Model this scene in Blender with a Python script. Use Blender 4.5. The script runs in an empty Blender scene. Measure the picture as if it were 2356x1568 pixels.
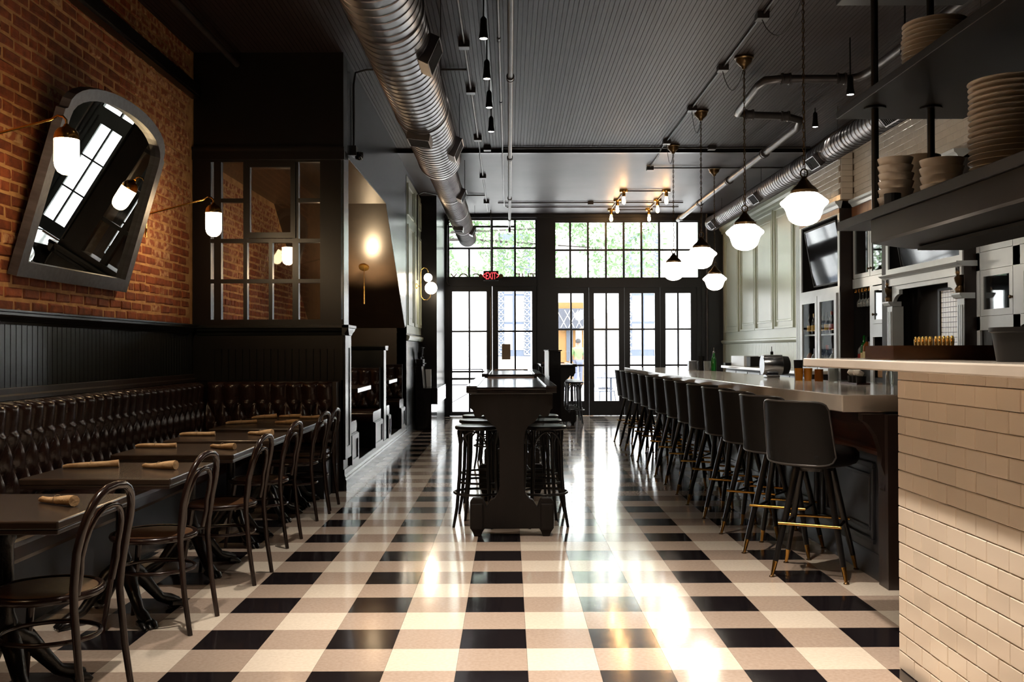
import bpy, math, random
from mathutils import Vector, Matrix, Euler
R = random.Random(7)
PI = math.pi
col = bpy.context.scene.collection
scene = bpy.context.scene

# ------------------------------------------------------------------ camera
cd = bpy.data.cameras.new('camera'); cam = bpy.data.objects.new('camera', cd); col.objects.link(cam)
cd.sensor_width = 36.0; cd.lens = 36.0 * 2225.18 / 2356.0; cd.clip_end = 400; cd.clip_start = 0.05
cam.location = (0, 0, 1.3577)
cam.rotation_mode = 'XYZ'
cam.matrix_world = (Matrix.Translation((0, 0, 1.3577)) @ Matrix.Rotation(-0.0032046, 4, 'Z')
                    @ Matrix.Rotation(PI / 2 + 0.0089906, 4, 'X') @ Matrix.Rotation(-0.0029490, 4, 'Z'))
scene.camera = cam

# ------------------------------------------------------------------ world, exposure
w = bpy.data.worlds.new('world'); scene.world = w; w.use_nodes = True
bg = w.node_tree.nodes['Background']
bg.inputs[0].default_value = (0.93, 0.97, 1.0, 1); bg.inputs[1].default_value = 13.0
vs = scene.view_settings
vs.view_transform = 'Standard'; vs.look = 'None'; vs.gamma = 1.0; vs.use_curve_mapping = False
vs.exposure = 0.45
scene.cycles.use_denoising = True
scene.cycles.max_bounces = 8; scene.cycles.diffuse_bounces = 4; scene.cycles.glossy_bounces = 4
scene.cycles.transparent_max_bounces = 12; scene.cycles.sample_clamp_indirect = 6.0
scene.cycles.caustics_reflective = False; scene.cycles.caustics_refractive = False

# portals in the street openings: they emit nothing, they only guide sky sampling
def portal(x0, x1, z0, z1, y=20.08):
    l = bpy.data.lights.new('window_portal', 'AREA'); l.shape = 'RECTANGLE'; l.size = x1 - x0; l.size_y = z1 - z0
    l.cycles.is_portal = True
    o = bpy.data.objects.new('window_portal', l); col.objects.link(o)
    o.location = ((x0 + x1) / 2, y, (z0 + z1) / 2); o.rotation_euler = (-PI / 2, 0, 0)
portal(-1.25, 0.58, 0.05, 4.05); portal(0.93, 3.93, 0.25, 4.0)

# ------------------------------------------------------------------ helpers
def S(r, g, b):
    f = lambda c: (c / 255 / 12.92) if c / 255 <= 0.04045 else ((c / 255 + 0.055) / 1.055) ** 2.4
    return (f(r), f(g), f(b), 1)

MT = {}
def mat(name, c, rough=0.5, metal=0.0, spec=0.5, c2=None, nscale=8.0, ndet=4.0, bump=0.0, bscale=40.0, coat=0.0,
        rand=0.0, stretch=(1, 1, 1), emit=None, estr=0.0, coord='Object', trans=0.0, rvar=0.0, contrast=(0.35, 0.65)):
    m = bpy.data.materials.new(name); MT[name] = m; m.use_nodes = True
    nt = m.node_tree; n = nt.nodes; L = nt.links; b = n['Principled BSDF']
    b.inputs['Roughness'].default_value = rough; b.inputs['Metallic'].default_value = metal
    b.inputs['Specular IOR Level'].default_value = spec; b.inputs['Base Color'].default_value = c
    if coat: b.inputs['Coat Weight'].default_value = coat; b.inputs['Coat Roughness'].default_value = 0.08
    if trans: b.inputs['Transmission Weight'].default_value = trans
    if emit: b.inputs['Emission Color'].default_value = emit; b.inputs['Emission Strength'].default_value = estr
    out = None
    def coords():
        t = n.new('ShaderNodeTexCoord'); mp = n.new('ShaderNodeMapping'); mp.inputs['Scale'].default_value = stretch
        if coord == 'World':
            g = n.new('ShaderNodeNewGeometry'); L.new(g.outputs['Position'], mp.inputs[0])
        else: L.new(t.outputs[coord], mp.inputs[0])
        return mp.outputs[0]
    if c2 is not None:
        v = coords(); nz = n.new('ShaderNodeTexNoise'); nz.inputs['Scale'].default_value = nscale; nz.inputs['Detail'].default_value = ndet
        L.new(v, nz.inputs['Vector'])
        rp = n.new('ShaderNodeMapRange'); rp.inputs[1].default_value = contrast[0]; rp.inputs[2].default_value = contrast[1]
        L.new(nz.outputs['Fac'], rp.inputs[0])
        mx = n.new('ShaderNodeMix'); mx.data_type = 'RGBA'; mx.inputs[6].default_value = c; mx.inputs[7].default_value = c2
        L.new(rp.outputs[0], mx.inputs[0]); out = mx.outputs[2]
        if rvar:
            rr = n.new('ShaderNodeMapRange'); rr.inputs[3].default_value = rough - rvar; rr.inputs[4].default_value = rough + rvar
            L.new(nz.outputs['Fac'], rr.inputs[0]); L.new(rr.outputs[0], b.inputs['Roughness'])
    if rand:
        oi = n.new('ShaderNodeObjectInfo'); hs = n.new('ShaderNodeHueSaturation')
        mr = n.new('ShaderNodeMapRange'); mr.inputs[3].default_value = 1 - rand; mr.inputs[4].default_value = 1 + rand
        L.new(oi.outputs['Random'], mr.inputs[0]); L.new(mr.outputs[0], hs.inputs['Value'])
        if out: L.new(out, hs.inputs['Color'])
        else: hs.inputs['Color'].default_value = c
        out = hs.outputs[0]
    if out: L.new(out, b.inputs['Base Color'])
    if bump:
        v = coords(); nz = n.new('ShaderNodeTexNoise'); nz.inputs['Scale'].default_value = bscale; nz.inputs['Detail'].default_value = 3
        L.new(v, nz.inputs['Vector']); bp = n.new('ShaderNodeBump'); bp.inputs['Strength'].default_value = bump; bp.inputs['Distance'].default_value = 0.01
        L.new(nz.outputs['Fac'], bp.inputs['Height']); L.new(bp.outputs[0], b.inputs['Normal'])
    return m

def pane_mat(name, tint=(1, 1, 1, 1), refl=0.06, top=0.75):
    m = bpy.data.materials.new(name); MT[name] = m; m.use_nodes = True
    nt = m.node_tree; n = nt.nodes; L = nt.links; n.clear()
    o = n.new('ShaderNodeOutputMaterial'); mx = n.new('ShaderNodeMixShader'); t = n.new('ShaderNodeBsdfTransparent')
    g = n.new('ShaderNodeBsdfGlossy'); lw = n.new('ShaderNodeLayerWeight'); mr = n.new('ShaderNodeMapRange')
    t.inputs[0].default_value = tint; g.inputs['Roughness'].default_value = 0.02; lw.inputs[0].default_value = 0.25
    mr.inputs[3].default_value = refl; mr.inputs[4].default_value = top
    L.new(lw.outputs['Fresnel'], mr.inputs[0]); L.new(mr.outputs[0], mx.inputs[0]); L.new(t.outputs[0], mx.inputs[1]); L.new(g.outputs[0], mx.inputs[2])
    L.new(mx.outputs[0], o.inputs[0]); return m

def emit_mat(name, c, s):
    m = bpy.data.materials.new(name); MT[name] = m; m.use_nodes = True
    nt = m.node_tree; n = nt.nodes; n.clear(); o = n.new('ShaderNodeOutputMaterial'); e = n.new('ShaderNodeEmission')
    e.inputs[0].default_value = c; e.inputs[1].default_value = s; nt.links.new(e.outputs[0], o.inputs[0]); return m

class MB:
    """collects geometry; build() links it as ONE mesh object"""
    def __init__(s): s.v = []; s.f = []; s.mi = []; s.cur = 0
    def add(s, vs, fs):
        o = len(s.v); s.v += [tuple(p) for p in vs]; s.f += [tuple(i + o for i in f) for f in fs]; s.mi += [s.cur] * len(fs); return s
    def box(s, x0, x1, y0, y1, z0, z1):
        return s.add([(x0, y0, z0), (x1, y0, z0), (x1, y1, z0), (x0, y1, z0), (x0, y0, z1), (x1, y0, z1), (x1, y1, z1), (x0, y1, z1)],
                     [(0, 3, 2, 1), (4, 5, 6, 7), (0, 1, 5, 4), (1, 2, 6, 5), (2, 3, 7, 6), (3, 0, 4, 7)])
    def obox(s, c, sz, m=Matrix.Identity(3)):
        hx, hy, hz = sz[0] / 2, sz[1] / 2, sz[2] / 2; c = Vector(c)
        vs = [c + m @ Vector(p) for p in ((-hx, -hy, -hz), (hx, -hy, -hz), (hx, hy, -hz), (-hx, hy, -hz), (-hx, -hy, hz), (hx, -hy, hz), (hx, hy, hz), (-hx, hy, hz))]
        return s.add(vs, [(0, 3, 2, 1), (4, 5, 6, 7), (0, 1, 5, 4), (1, 2, 6, 5), (2, 3, 7, 6), (3, 0, 4, 7)])
    def prism(s, poly, ax, a, b):
        n = len(poly)
        if ax == 'x': P = lambda p, t: (t, p[0], p[1])
        elif ax == 'y': P = lambda p, t: (p[0], t, p[1])
        else: P = lambda p, t: (p[0], p[1], t)
        vs = [P(p, a) for p in poly] + [P(p, b) for p in poly]
        fs = [tuple(range(n)), tuple(range(2 * n - 1, n - 1, -1))] + [(i, i + n, (i + 1) % n + n, (i + 1) % n) for i in range(n)]
        return s.add(vs, fs)
    def tube(s, pts, r, n=8, closed=False, caps=True):
        pts = [Vector(p) for p in pts]; N = len(pts); rs = r if isinstance(r, (list, tuple)) else [r] * N
        rings = []; up = None
        for i, p in enumerate(pts):
            if closed: d = pts[(i + 1) % N] - pts[i - 1]
            else: d = pts[min(i + 1, N - 1)] - pts[max(i - 1, 0)]
            d.normalize()
            if up is None:
                up = Vector((0, 0, 1)) if abs(d.z) < 0.9 else Vector((1, 0, 0))
            u = up - d * up.dot(d)
            if u.length < 1e-4: u = d.orthogonal()
            u.normalize(); up = u; q = d.cross(u)
            rings.append([p + (u * math.cos(2 * PI * k / n) + q * math.sin(2 * PI * k / n)) * rs[i] for k in range(n)])
        vs = [v for r_ in rings for v in r_]; fs = []
        for i in range(N if closed else N - 1):
            j = (i + 1) % N
            for k in range(n): fs.append((i * n + k, i * n + (k + 1) % n, j * n + (k + 1) % n, j * n + k))
        if caps and not closed: fs += [tuple(range(n - 1, -1, -1)), tuple((N - 1) * n + k for k in range(n))]
        return s.add(vs, fs)
    def lathe(s, prof, n=24, c=(0, 0, 0), ax='z', m=None, cap=True):
        """prof: (radius, height) pairs from bottom to top"""
        c = Vector(c); vs = []; N = len(prof)
        for (r, h) in prof:
            for k in range(n):
                a = 2 * PI * k / n; p = Vector((r * math.cos(a), r * math.sin(a), h))
                if ax == 'y': p = Vector((p.x, p.z, -p.y))
                elif ax == 'x': p = Vector((p.z, p.x, p.y))
                if m is not None: p = m @ p
                vs.append(c + p)
        fs = [(i * n + k, i * n + (k + 1) % n, (i + 1) * n + (k + 1) % n, (i + 1) * n + k) for i in range(N - 1) for k in range(n)]
        if cap: fs += [tuple(range(n - 1, -1, -1)), tuple((N - 1) * n + k for k in range(n))]
        return s.add(vs, fs)
    def grid(s, nu, nv, fn):
        vs = [fn(i / nu, j / nv) for j in range(nv + 1) for i in range(nu + 1)]
        return s.add(vs, [(j * (nu + 1) + i, j * (nu + 1) + i + 1, (j + 1) * (nu + 1) + i + 1, (j + 1) * (nu + 1) + i) for j in range(nv) for i in range(nu)])
    def mesh(s, name, mats, smooth=None):
        me = bpy.data.meshes.new(name); me.from_pydata(s.v, [], s.f)
        for q in (mats if isinstance(mats, (list, tuple)) else [mats]): me.materials.append(MT[q])
        if any(s.mi): me.polygons.foreach_set('material_index', s.mi)
        if smooth:
            me.polygons.foreach_set('use_smooth', [True] * len(me.polygons)); me.update()
            me.set_sharp_from_angle(angle=math.radians(smooth))
        me.update(); return me
    def build(s, name, mats, parent=None, smooth=None, bevel=0.0, kind=None):
        return put(s.mesh(name, mats, smooth), name, parent, bevel=bevel, kind=kind)

def put(me, name, parent=None, loc=None, rot=None, bevel=0.0, kind=None, scale=None):
    o = bpy.data.objects.new(name, me); col.objects.link(o)
    if parent is not None: o.parent = parent
    if loc is not None: o.location = loc
    if rot is not None: o.rotation_euler = rot
    if scale is not None: o.scale = scale
    if bevel:
        b = o.modifiers.new('bevel', 'BEVEL'); b.width = bevel; b.segments = 2; b.limit_method = 'ANGLE'; b.angle_limit = 0.6
    if kind: o['kind'] = kind
    return o

def tag(o, label, cat, group=None):
    o['label'] = label; o['category'] = cat
    if group: o['group'] = group
    return o
def thing(name, label, cat, loc=(0, 0, 0), rz=0.0, group=None):
    o = bpy.data.objects.new(name, None); col.objects.link(o); o.location = loc; o.rotation_euler = (0, 0, rz); o.empty_display_size = 0.1
    return tag(o, label, cat, group)
def struct(mb, name, mats, label, parent=None, smooth=None, bevel=0.0):
    o = mb.build(name, mats, parent, smooth, bevel)
    o['kind'] = 'structure'; o['label'] = label; o['category'] = name.split('_')[0]
    return o
def sempty(name, label):
    o = bpy.data.objects.new(name, None); col.objects.link(o); o['kind'] = 'structure'; o['label'] = label; o['category'] = name.split('_')[0]
    return o
def copy_tree(o, loc=None, rz=None, label=None, parent=None):
    c = o.copy(); col.objects.link(c)
    if parent is not None: c.parent = parent
    if loc is not None: c.location = loc
    if rz is not None: c.rotation_euler = (0, 0, rz)
    if label: c['label'] = label
    for ch in list(o.children): copy_tree(ch, parent=c)
    return c
ORD = ['first', 'second', 'third', 'fourth', 'fifth', 'sixth', 'seventh', 'eighth', 'ninth', 'tenth', 'eleventh', 'twelfth', 'thirteenth', 'fourteenth',
       'fifteenth', 'sixteenth', 'seventeenth', 'eighteenth', 'nineteenth', 'twentieth', 'twenty-first', 'twenty-second']

def chip(L, H, D, ch, jit=0.0, rr=R):
    """a tile or brick lying in the y-z plane, face towards +x at x=0, 18 triangles"""
    j = lambda: rr.uniform(-jit, jit)
    b = MB(); y, z = L / 2, H / 2
    vs = [(-D, -y, -z), (-D, y, -z), (-D, y, z), (-D, -y, z)]
    vs += [(-ch, -y + j(), -z + j()), (-ch, y + j(), -z + j()), (-ch, y + j(), z + j()), (-ch, -y + j(), z + j())]
    vs += [(j(), -y + ch + j(), -z + ch + j()), (j(), y - ch + j(), -z + ch + j()), (j(), y - ch + j(), z - ch + j()), (j(), -y + ch + j(), z - ch + j())]
    fs = [(8, 9, 10, 11)]
    for k in range(4):
        n_ = (k + 1) % 4; fs += [(4 + k, 4 + n_, 8 + n_, 8 + k), (k, n_, 4 + n_, 4 + k)]
    b.add(vs, fs); return b

def cells_field(parent, name, cells, base, mats, cap, rotz, keyf, matpick=None):
    """cells: (origin(x,y,z), length, height). base(L,H) is fitted by scale from one mesh of unit kind"""
    cells = sorted(cells, key=keyf)
    variants = [[b.mesh(name, m) for b in base] for m in mats]
    for c in cells[:cap]:
        (p, sl) = c; mi = matpick(p) if matpick else 0
        put(R.choice(variants[mi]), name, parent, loc=p, rot=(0, 0, rotz), scale=(1, sl, 1))
    rest = cells[cap:]
    if rest:
        big = MB(); cz, sz_ = math.cos(rotz), math.sin(rotz)
        for (p, sl) in rest:
            big.cur = matpick(p) if matpick else 0
            b = R.choice(base)
            big.add([(p[0] + cz * x - sz_ * y * sl, p[1] + sz_ * x + cz * y * sl, p[2] + z) for (x, y, z) in b.v], b.f)
        big.build(name, mats, parent, kind='stuff')
# ------------------------------------------------------------------ materials
mat('tile_cream', S(240, 229, 214), 0.13, spec=0.8, coat=0.35, rand=0.03, c2=S(230, 218, 202), nscale=60, bump=0.05, bscale=9, coord='World')
mat('tile_tan', S(192, 174, 160), 0.13, spec=0.8, coat=0.35, rand=0.05, c2=S(180, 161, 147), nscale=60, bump=0.05, bscale=9, coord='World')
mat('tile_black', S(22, 19, 23), 0.13, spec=0.8, coat=0.35, rand=0.1, c2=S(30, 26, 29), nscale=60, bump=0.05, bscale=9, coord='World')
mat('grout_dark', S(60, 52, 48), 0.8)
mat('black_paint', S(15, 13, 12), 0.3, spec=0.35, c2=S(19, 16, 15), nscale=3)
mat('front_paint', S(23, 24, 31), 0.35, spec=0.5, c2=S(28, 29, 36), nscale=3)
mat('green_black', S(19, 22, 22), 0.25, spec=0.5, c2=S(24, 27, 26), nscale=4)
mat('sage_paint', S(192, 201, 186), 0.28, spec=0.5, c2=S(198, 206, 190), nscale=3, bump=0.02, bscale=14)
mat('ceiling_paint', S(42, 34, 33), 0.5, spec=0.2, c2=S(50, 41, 39), nscale=5, stretch=(6, 0.6, 1), bump=0.03, bscale=12)
mat('plaster_paint', S(74, 70, 74), 0.45, spec=0.3, c2=S(86, 81, 84), nscale=1.2, bump=0.1, bscale=2.5)
mat('brick_red', S(142, 74, 40), 0.85, rand=0.28, c2=S(108, 52, 28), nscale=14, bump=0.5, bscale=45, coord='World')
mat('brick_washed', S(138, 76, 46), 0.85, rand=0.2, c2=S(190, 150, 108), nscale=16, bump=0.5, bscale=45, coord='World', contrast=(0.46, 0.62))
mat('mortar', S(196, 150, 98), 0.9, c2=S(160, 116, 72), nscale=9, bump=0.4, bscale=30, coord='World')
mat('wood_dark', S(48, 36, 31), 0.35, c2=S(34, 25, 22), nscale=4, stretch=(1, 8, 1), bump=0.05)
mat('table_wood', S(58, 46, 38), 0.26, c2=S(48, 38, 31), nscale=5, stretch=(1, 12, 1), spec=0.45)
mat('chair_wood', S(42, 27, 23), 0.22, c2=S(32, 21, 18), nscale=6, spec=0.55)
mat('cane_seat', S(96, 66, 42), 0.35, c2=S(78, 52, 34), nscale=50)
mat('leather_brown', S(48, 30, 25), 0.24, c2=S(38, 24, 20), nscale=7, spec=0.55, bump=0.05, bscale=120)
mat('leather_black', S(19, 18, 18), 0.52, spec=0.3, c2=S(16, 15, 15), nscale=9, bump=0.06, bscale=160)
mat('iron_black', S(13, 12, 12), 0.3, spec=0.5, bump=0.2, bscale=60)
mat('metal_black', S(9, 9, 9), 0.35, spec=0.45)
mat('stool_black', S(22, 21, 22), 0.3, spec=0.5)
mat('brass', S(206, 160, 84), 0.22, metal=1.0)
mat('brass_bright', S(226, 178, 96), 0.18, metal=1.0)
mat('bronze', S(92, 72, 48), 0.35, metal=1.0)
mat('galvanized', S(128, 125, 126), 0.34, metal=1.0, c2=S(108, 105, 108), nscale=3, rvar=0.06)
mat('steel', S(196, 198, 202), 0.25, metal=1.0, c2=S(176, 178, 184), nscale=4, stretch=(1, 30, 1))
mat('pipe_grey', S(84, 80, 80), 0.35, metal=0.6, c2=S(70, 66, 66), nscale=6)
mat('pipe_black', S(44, 40, 40), 0.4)
mat('mirror_glass', S(214, 218, 214), 0.0, metal=1.0, c2=S(170, 174, 168), nscale=4, ndet=6, contrast=(0.5, 0.8))
mat('mirror_frame', S(66, 65, 69), 0.45, c2=S(48, 46, 50), nscale=5, stretch=(1, 6, 6), bump=0.1)
mat('subway_tile', S(232, 220, 204), 0.12, spec=0.6, rand=0.05)
mat('subway_grout', S(150, 128, 106), 0.85)
mat('quartz', S(226, 218, 208), 0.1, spec=0.6, c2=S(214, 205, 194), nscale=3, ndet=8)
mat('bar_wood', S(84, 44, 28), 0.3, c2=S(62, 32, 20), nscale=4, stretch=(6, 1, 8))
mat('bar_paint', S(52, 54, 60), 0.33, c2=S(44, 46, 52), nscale=3)
mat('cabinet_paint', S(204, 210, 213), 0.28, spec=0.5, c2=S(194, 200, 203), nscale=3)
mat('oak_trim', S(146, 96, 62), 0.35, c2=S(120, 76, 48), nscale=4, stretch=(1, 6, 1))
mat('alcove_paint', S(74, 60, 48), 0.3, spec=0.5, c2=S(64, 52, 42), nscale=4)
mat('trestle_top', S(40, 33, 30), 0.12, spec=0.6, c2=S(32, 27, 25), nscale=4, stretch=(3, 0.6, 3))
mat('piping_grey', S(70, 68, 68), 0.3)
mat('niche_dark', S(22, 18, 17), 0.6)
mat('screen', S(8, 9, 11), 0.06, spec=0.7)
mat('plate_white', S(232, 222, 208), 0.14, spec=0.6)
mat('napkin', S(216, 182, 138), 0.75, c2=S(190, 152, 108), nscale=18, bump=0.4, bscale=55)
mat('shelf_metal', S(32, 30, 31), 0.38, metal=0.3, c2=S(26, 25, 25), nscale=6)
mat('hood_metal', S(50, 47, 48), 0.28, metal=0.8, c2=S(40, 37, 37), nscale=3)
mat('plastic_black', S(10, 9, 10), 0.6, spec=0.3)
mat('amber_acrylic', S(88, 58, 38), 0.12, spec=0.6, trans=0.55)
mat('bottle_green', S(30, 120, 44), 0.08, spec=0.6, trans=0.5)
mat('bottle_dark', S(26, 20, 14), 0.08, spec=0.6)
mat('bottle_clear', S(210, 216, 214), 0.06, spec=0.6, trans=0.7)
mat('bottle_whisky', S(150, 86, 34), 0.08, spec=0.6, trans=0.4)
mat('label_cream', S(226, 204, 152), 0.6); mat('label_gold', S(206, 166, 74), 0.5); mat('label_red', S(150, 44, 40), 0.5); mat('label_white', S(230, 230, 226), 0.6)
mat('foil_gold', S(200, 160, 90), 0.3, metal=0.8)
mat('amber_glass', S(226, 150, 40), 0.08, trans=0.5)
mat('paper_white', S(236, 230, 222), 0.7); mat('paper_kraft', S(150, 128, 104), 0.8)
mat('white_plastic', S(222, 224, 226), 0.3)
mat('red_plastic', S(60, 22, 20), 0.35)
mat('gold_leaf', S(150, 122, 62), 0.4)
mat('host_wood', S(24, 21, 22), 0.14, c2=S(20, 18, 19), nscale=3)
mat('trestle_wood', S(29, 24, 22), 0.6, spec=0.25, c2=S(24, 20, 18), nscale=4, stretch=(3, 3, 0.6), bump=0.1)
mat('street', S(170, 168, 166), 0.8); mat('sidewalk', S(205, 203, 200), 0.8, c2=S(190, 188, 186), nscale=2)
mat('facade_white', S(200, 200, 198), 0.8); mat('facade_trim', S(62, 70, 84), 0.6); mat('facade_glass', S(70, 74, 82), 0.2)
mat('shop_orange', S(110, 76, 30), 0.7); mat('awning_grey', S(50, 52, 60), 0.7); mat('umbrella_cream', S(112, 96, 78), 0.8)
mat('bark', S(58, 52, 48), 0.9); mat('leaf', S(74, 104, 62), 0.6, c2=S(100, 124, 84), nscale=2)
mat('skin', S(120, 88, 70), 0.6); mat('shirt_green', S(84, 108, 64), 0.8); mat('trousers', S(70, 74, 90), 0.8); mat('hair', S(36, 30, 28), 0.7)
mat('chair_metal', S(70, 78, 94), 0.4, metal=0.2)
mat('fence_metal', S(60, 58, 62), 0.5)
mat('board_dark', S(30, 36, 34), 0.4)
mat('kraft_box', S(168, 128, 90), 0.8)
pane_mat('glass'); pane_mat('glass_dark', (0.75, 0.78, 0.78, 1), 0.12); pane_mat('glass_inner', (0.9, 0.9, 0.9, 1), 0.07); pane_mat('glass_cab', (0.95, 0.96, 0.96, 1), 0.0, 0.03)
emit_mat('opal', (1.0, 0.88, 0.72, 1), 16.0)
emit_mat('opal_warm', (1.0, 0.70, 0.40, 1), 46.0)
emit_mat('edison', (1.0, 0.55, 0.22, 1), 60.0)
emit_mat('spot_face', (1.0, 0.92, 0.82, 1), 30.0)
emit_mat('exit_red', (1.0, 0.05, 0.06, 1), 2.2)
emit_mat('globe', (1.0, 0.80, 0.58, 1), 18.0)

# ------------------------------------------------------------------ setting
XL, XP, YP, YW, XR, ZC = -3.054, -1.601, 9.347, 19.8, 4.395, 4.25

# floor: subfloor + single vinyl tiles in a gingham pattern
fl = struct(MB().box(-3.3, 6.2, -4.2, 20.0, -0.2, -0.009), 'floor', 'grout_dark', 'glossy checked floor of black, tan and cream vinyl tiles')
T = 0.3048; X0, Y0 = 0.0764, 4.1064   # column line k=0; far edge of black row j=0
tm = {}
for q in ('cream', 'tan', 'black'):
    b = MB(); h = T / 2 - 0.0006
    b.box(-h, h, -h, h, -0.009, 0.0); tm[q] = b.mesh('floor_tile', 'tile_' + q)
cells = []
for k in range(-12, 20):
    for j in range(-28, 53):
        x = X0 + (k - 0.5) * T; y = Y0 + (j - 0.5) * T
        if x < -3.05 or x > 6.0 or y > 19.95 or y < -4: continue
        dark_c = (k % 2 == 0); dark_r = (j % 2 == 0)
        q = 'black' if dark_c and dark_r else ('cream' if not dark_c and not dark_r else 'tan')
        cells.append((x, y, q))
def infl(c): return -1.75 < c[0] < 2.2 and c[1] > 3.45 and abs(c[0]) < 0.54 * c[1] + 0.2
vis = sorted([c for c in cells if infl(c)], key=lambda c: c[1]); near = set(vis[:300])
for c in vis[:300]: put(tm[c[2]], 'floor_tile', fl, loc=(c[0], c[1], 0))
b = MB()
for c in cells:
    if c in near: continue
    b.cur = ('cream', 'tan', 'black').index(c[2]); h = T / 2 - 0.0006
    b.add([(c[0] - h, c[1] - h, 0), (c[0] + h, c[1] - h, 0), (c[0] + h, c[1] + h, 0), (c[0] - h, c[1] + h, 0)], [(0, 1, 2, 3)])
b.build('floor_tile', ['tile_cream', 'tile_tan', 'tile_black'], fl, kind='stuff')

# ceilings
ce = struct(MB().box(-3.3, 6.2, -4.2, 14.0, 4.272, 4.5), 'ceiling', 'ceiling_paint', 'dark painted beadboard ceiling over the bar and dining area')
bw = 0.085
b = MB(); b.prism([(0.0005, 4.258), (0.002, 4.25), (0.040, 4.25), (0.0415, 4.256), (0.0435, 4.256), (0.045, 4.25), (0.083, 4.25), (0.0845, 4.258), (0.0845, 4.272), (0.0005, 4.272)], 'y', -4.2, 13.99)
me = b.mesh('ceiling_board', 'ceiling_paint')
for i in range(int((6.2 + 3.06) / bw)): put(me, 'ceiling_board', ce, loc=(-3.06 + i * bw, 0, 0))
b = MB(); b.prism([(14.0, 4.5), (14.0, 4.2), (20.0, 4.128), (20.0, 4.5)], 'x', -3.3, 6.2)
struct(b, 'ceiling', 'plaster_paint', 'smooth grey plaster ceiling by the street windows')
struct(MB().box(-1.6, 4.52, 13.93, 14.0, 4.195, 4.27), 'trim_1', 'black_paint', 'black strip where beadboard and plaster ceilings meet')

# left wall: mortar bed + bricks
wl = struct(MB().box(-3.4, -3.0615, -4.2, 15.2, 0, 4.272), 'wall_left', 'mortar', 'exposed red brick wall above dark panelling')
bases = [chip(0.205, 0.064, 0.035, 0.009, 0.0042) for _ in range(8)]
cells = []
for r in range(36):
    z = 1.60 + 0.0805 * (r + 0.5)
    y = 4.0 + (r % 2) * 0.107 + R.uniform(-0.02, 0.02)
    while y < 15.0:
        hdr = (r % 6 == 3)
        Ln = 0.1 if hdr else 0.205
        yc = y + Ln / 2
        y += Ln + 0.015
        if z > 4.22: continue
        if 9.25 < yc < 9.68: continue
        if yc > 9.6 and z > 3.25: continue
        if yc > 12.55 and z > 3.25 - 0.684 * (yc - 12.6): continue
        cells.append(((-3.054 + R.uniform(-0.004, 0.003), yc, z + R.uniform(-0.003, 0.003)), Ln / 0.205))
def bkey(c):
    (x, y, z), s = c
    inv = y < 5.55 or y > 9.3 or (6.1 < y < 7.5 and 1.95 < z < 2.75) or 3.8 < z < 3.92
    return (inv, y)
def bpick(p): return 1 if (p[1] > 7.75 and p[2] > 2.3 + 0.25 * math.sin(p[1] * 5)) or R.random() < 0.04 else 0
cells_field(wl, 'brick', cells, bases, ['brick_red', 'brick_washed'], 300, 0.0, bkey, bpick)
# horizontal dark beam on the brick
struct(MB().box(-3.07, -2.97, -4.2, YP, 3.81, 3.91).box(-3.07, -2.985, -4.2, YP, 3.79, 3.81), 'trim_2', 'black_paint', 'dark beam running along the brick wall near the ceiling')
# wainscot on the left wall
wn = struct(MB().box(-3.075, -3.055, -4.2, YP, 0, 1.53), 'trim_3', 'green_black', 'dark green beadboard panelling below the brick')
b = MB(); b.prism([(-3.056, 0.001), (-3.046, 0.004), (-3.046, 0.064), (-3.056, 0.067)], 'z', 1.13, 1.53)
me = b.mesh('panel_board', 'green_black')
for i in range(int((YP - 3.2) / 0.068)): put(me, 'panel_board', wn, loc=(0, 3.2 + i * 0.068, 0))
b = MB(); b.prism([(-3.07, 1.52), (-3.035, 1.52), (-3.03, 1.535), (-3.015, 1.54), (-3.0, 1.565), (-2.985, 1.575), (-2.985, 1.59), (-2.975, 1.595), (-2.975, 1.607), (-3.07, 1.607)], 'y', -4.2, YP)
b.build('chair_rail', 'green_black', wn, smooth=30)
b = MB(); b.prism([(-3.056, 1.06), (-3.02, 1.06), (-3.02, 1.085), (-3.035, 1.095), (-3.035, 1.13), (-3.056, 1.137)], 'y', -4.2, YP)
b.build('lower_rail', 'wood_dark', wn, smooth=30)

# partition with the interior window
pw = sempty('wall_partition', 'dark partition wall with an interior window above the banquette')
b = MB().box(XL, XP, YP, 9.60, 0, 1.655).box(XL, XP + 0.0, YP + 0.03, 9.60, 3.30, 4.25)
b.box(XL, -2.885, YP, 9.60, 1.655, 3.30).box(-1.823, XP - 0.02, YP, 9.60, 1.655, 3.30)
b.build('partition_panel', 'black_paint', pw)
b = MB(); b.prism([(YP + 0.03, 3.20), (YP - 0.02, 3.20), (YP - 0.02, 3.28), (YP - 0.035, 3.30), (YP - 0.035, 3.32), (YP + 0.03, 3.33)], 'x', XL, XP + 0.015)
b.build('head_moulding', 'black_paint', pw)
b = MB(); rail = [(YP, 1.50), (YP - 0.02, 1.505), (YP - 0.03, 1.53), (YP - 0.05, 1.545), (YP - 0.06, 1.57), (YP - 0.07, 1.575), (YP - 0.07, 1.60), (YP, 1.605)]
b.prism(rail, 'x', -3.0, XP + 0.06)
b.prism([(XP, 1.50), (XP + 0.02, 1.505), (XP + 0.03, 1.53), (XP + 0.045, 1.545), (XP + 0.055, 1.57), (XP + 0.065, 1.575), (XP + 0.065, 1.60), (XP, 1.605)], 'y', YP - 0.07, 9.745)
b.build('chair_rail', 'green_black', pw, smooth=30)
b = MB(); b.prism([(0.0008, YP), (0.004, YP - 0.008), (0.064, YP - 0.008), (0.0672, YP)], 'z', 1.07, 1.37)
me = b.mesh('panel_board', 'black_paint')
for i in range(17): put(me, 'panel_board', pw, loc=(-2.84 + i * 0.068, 0, 0))
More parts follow.
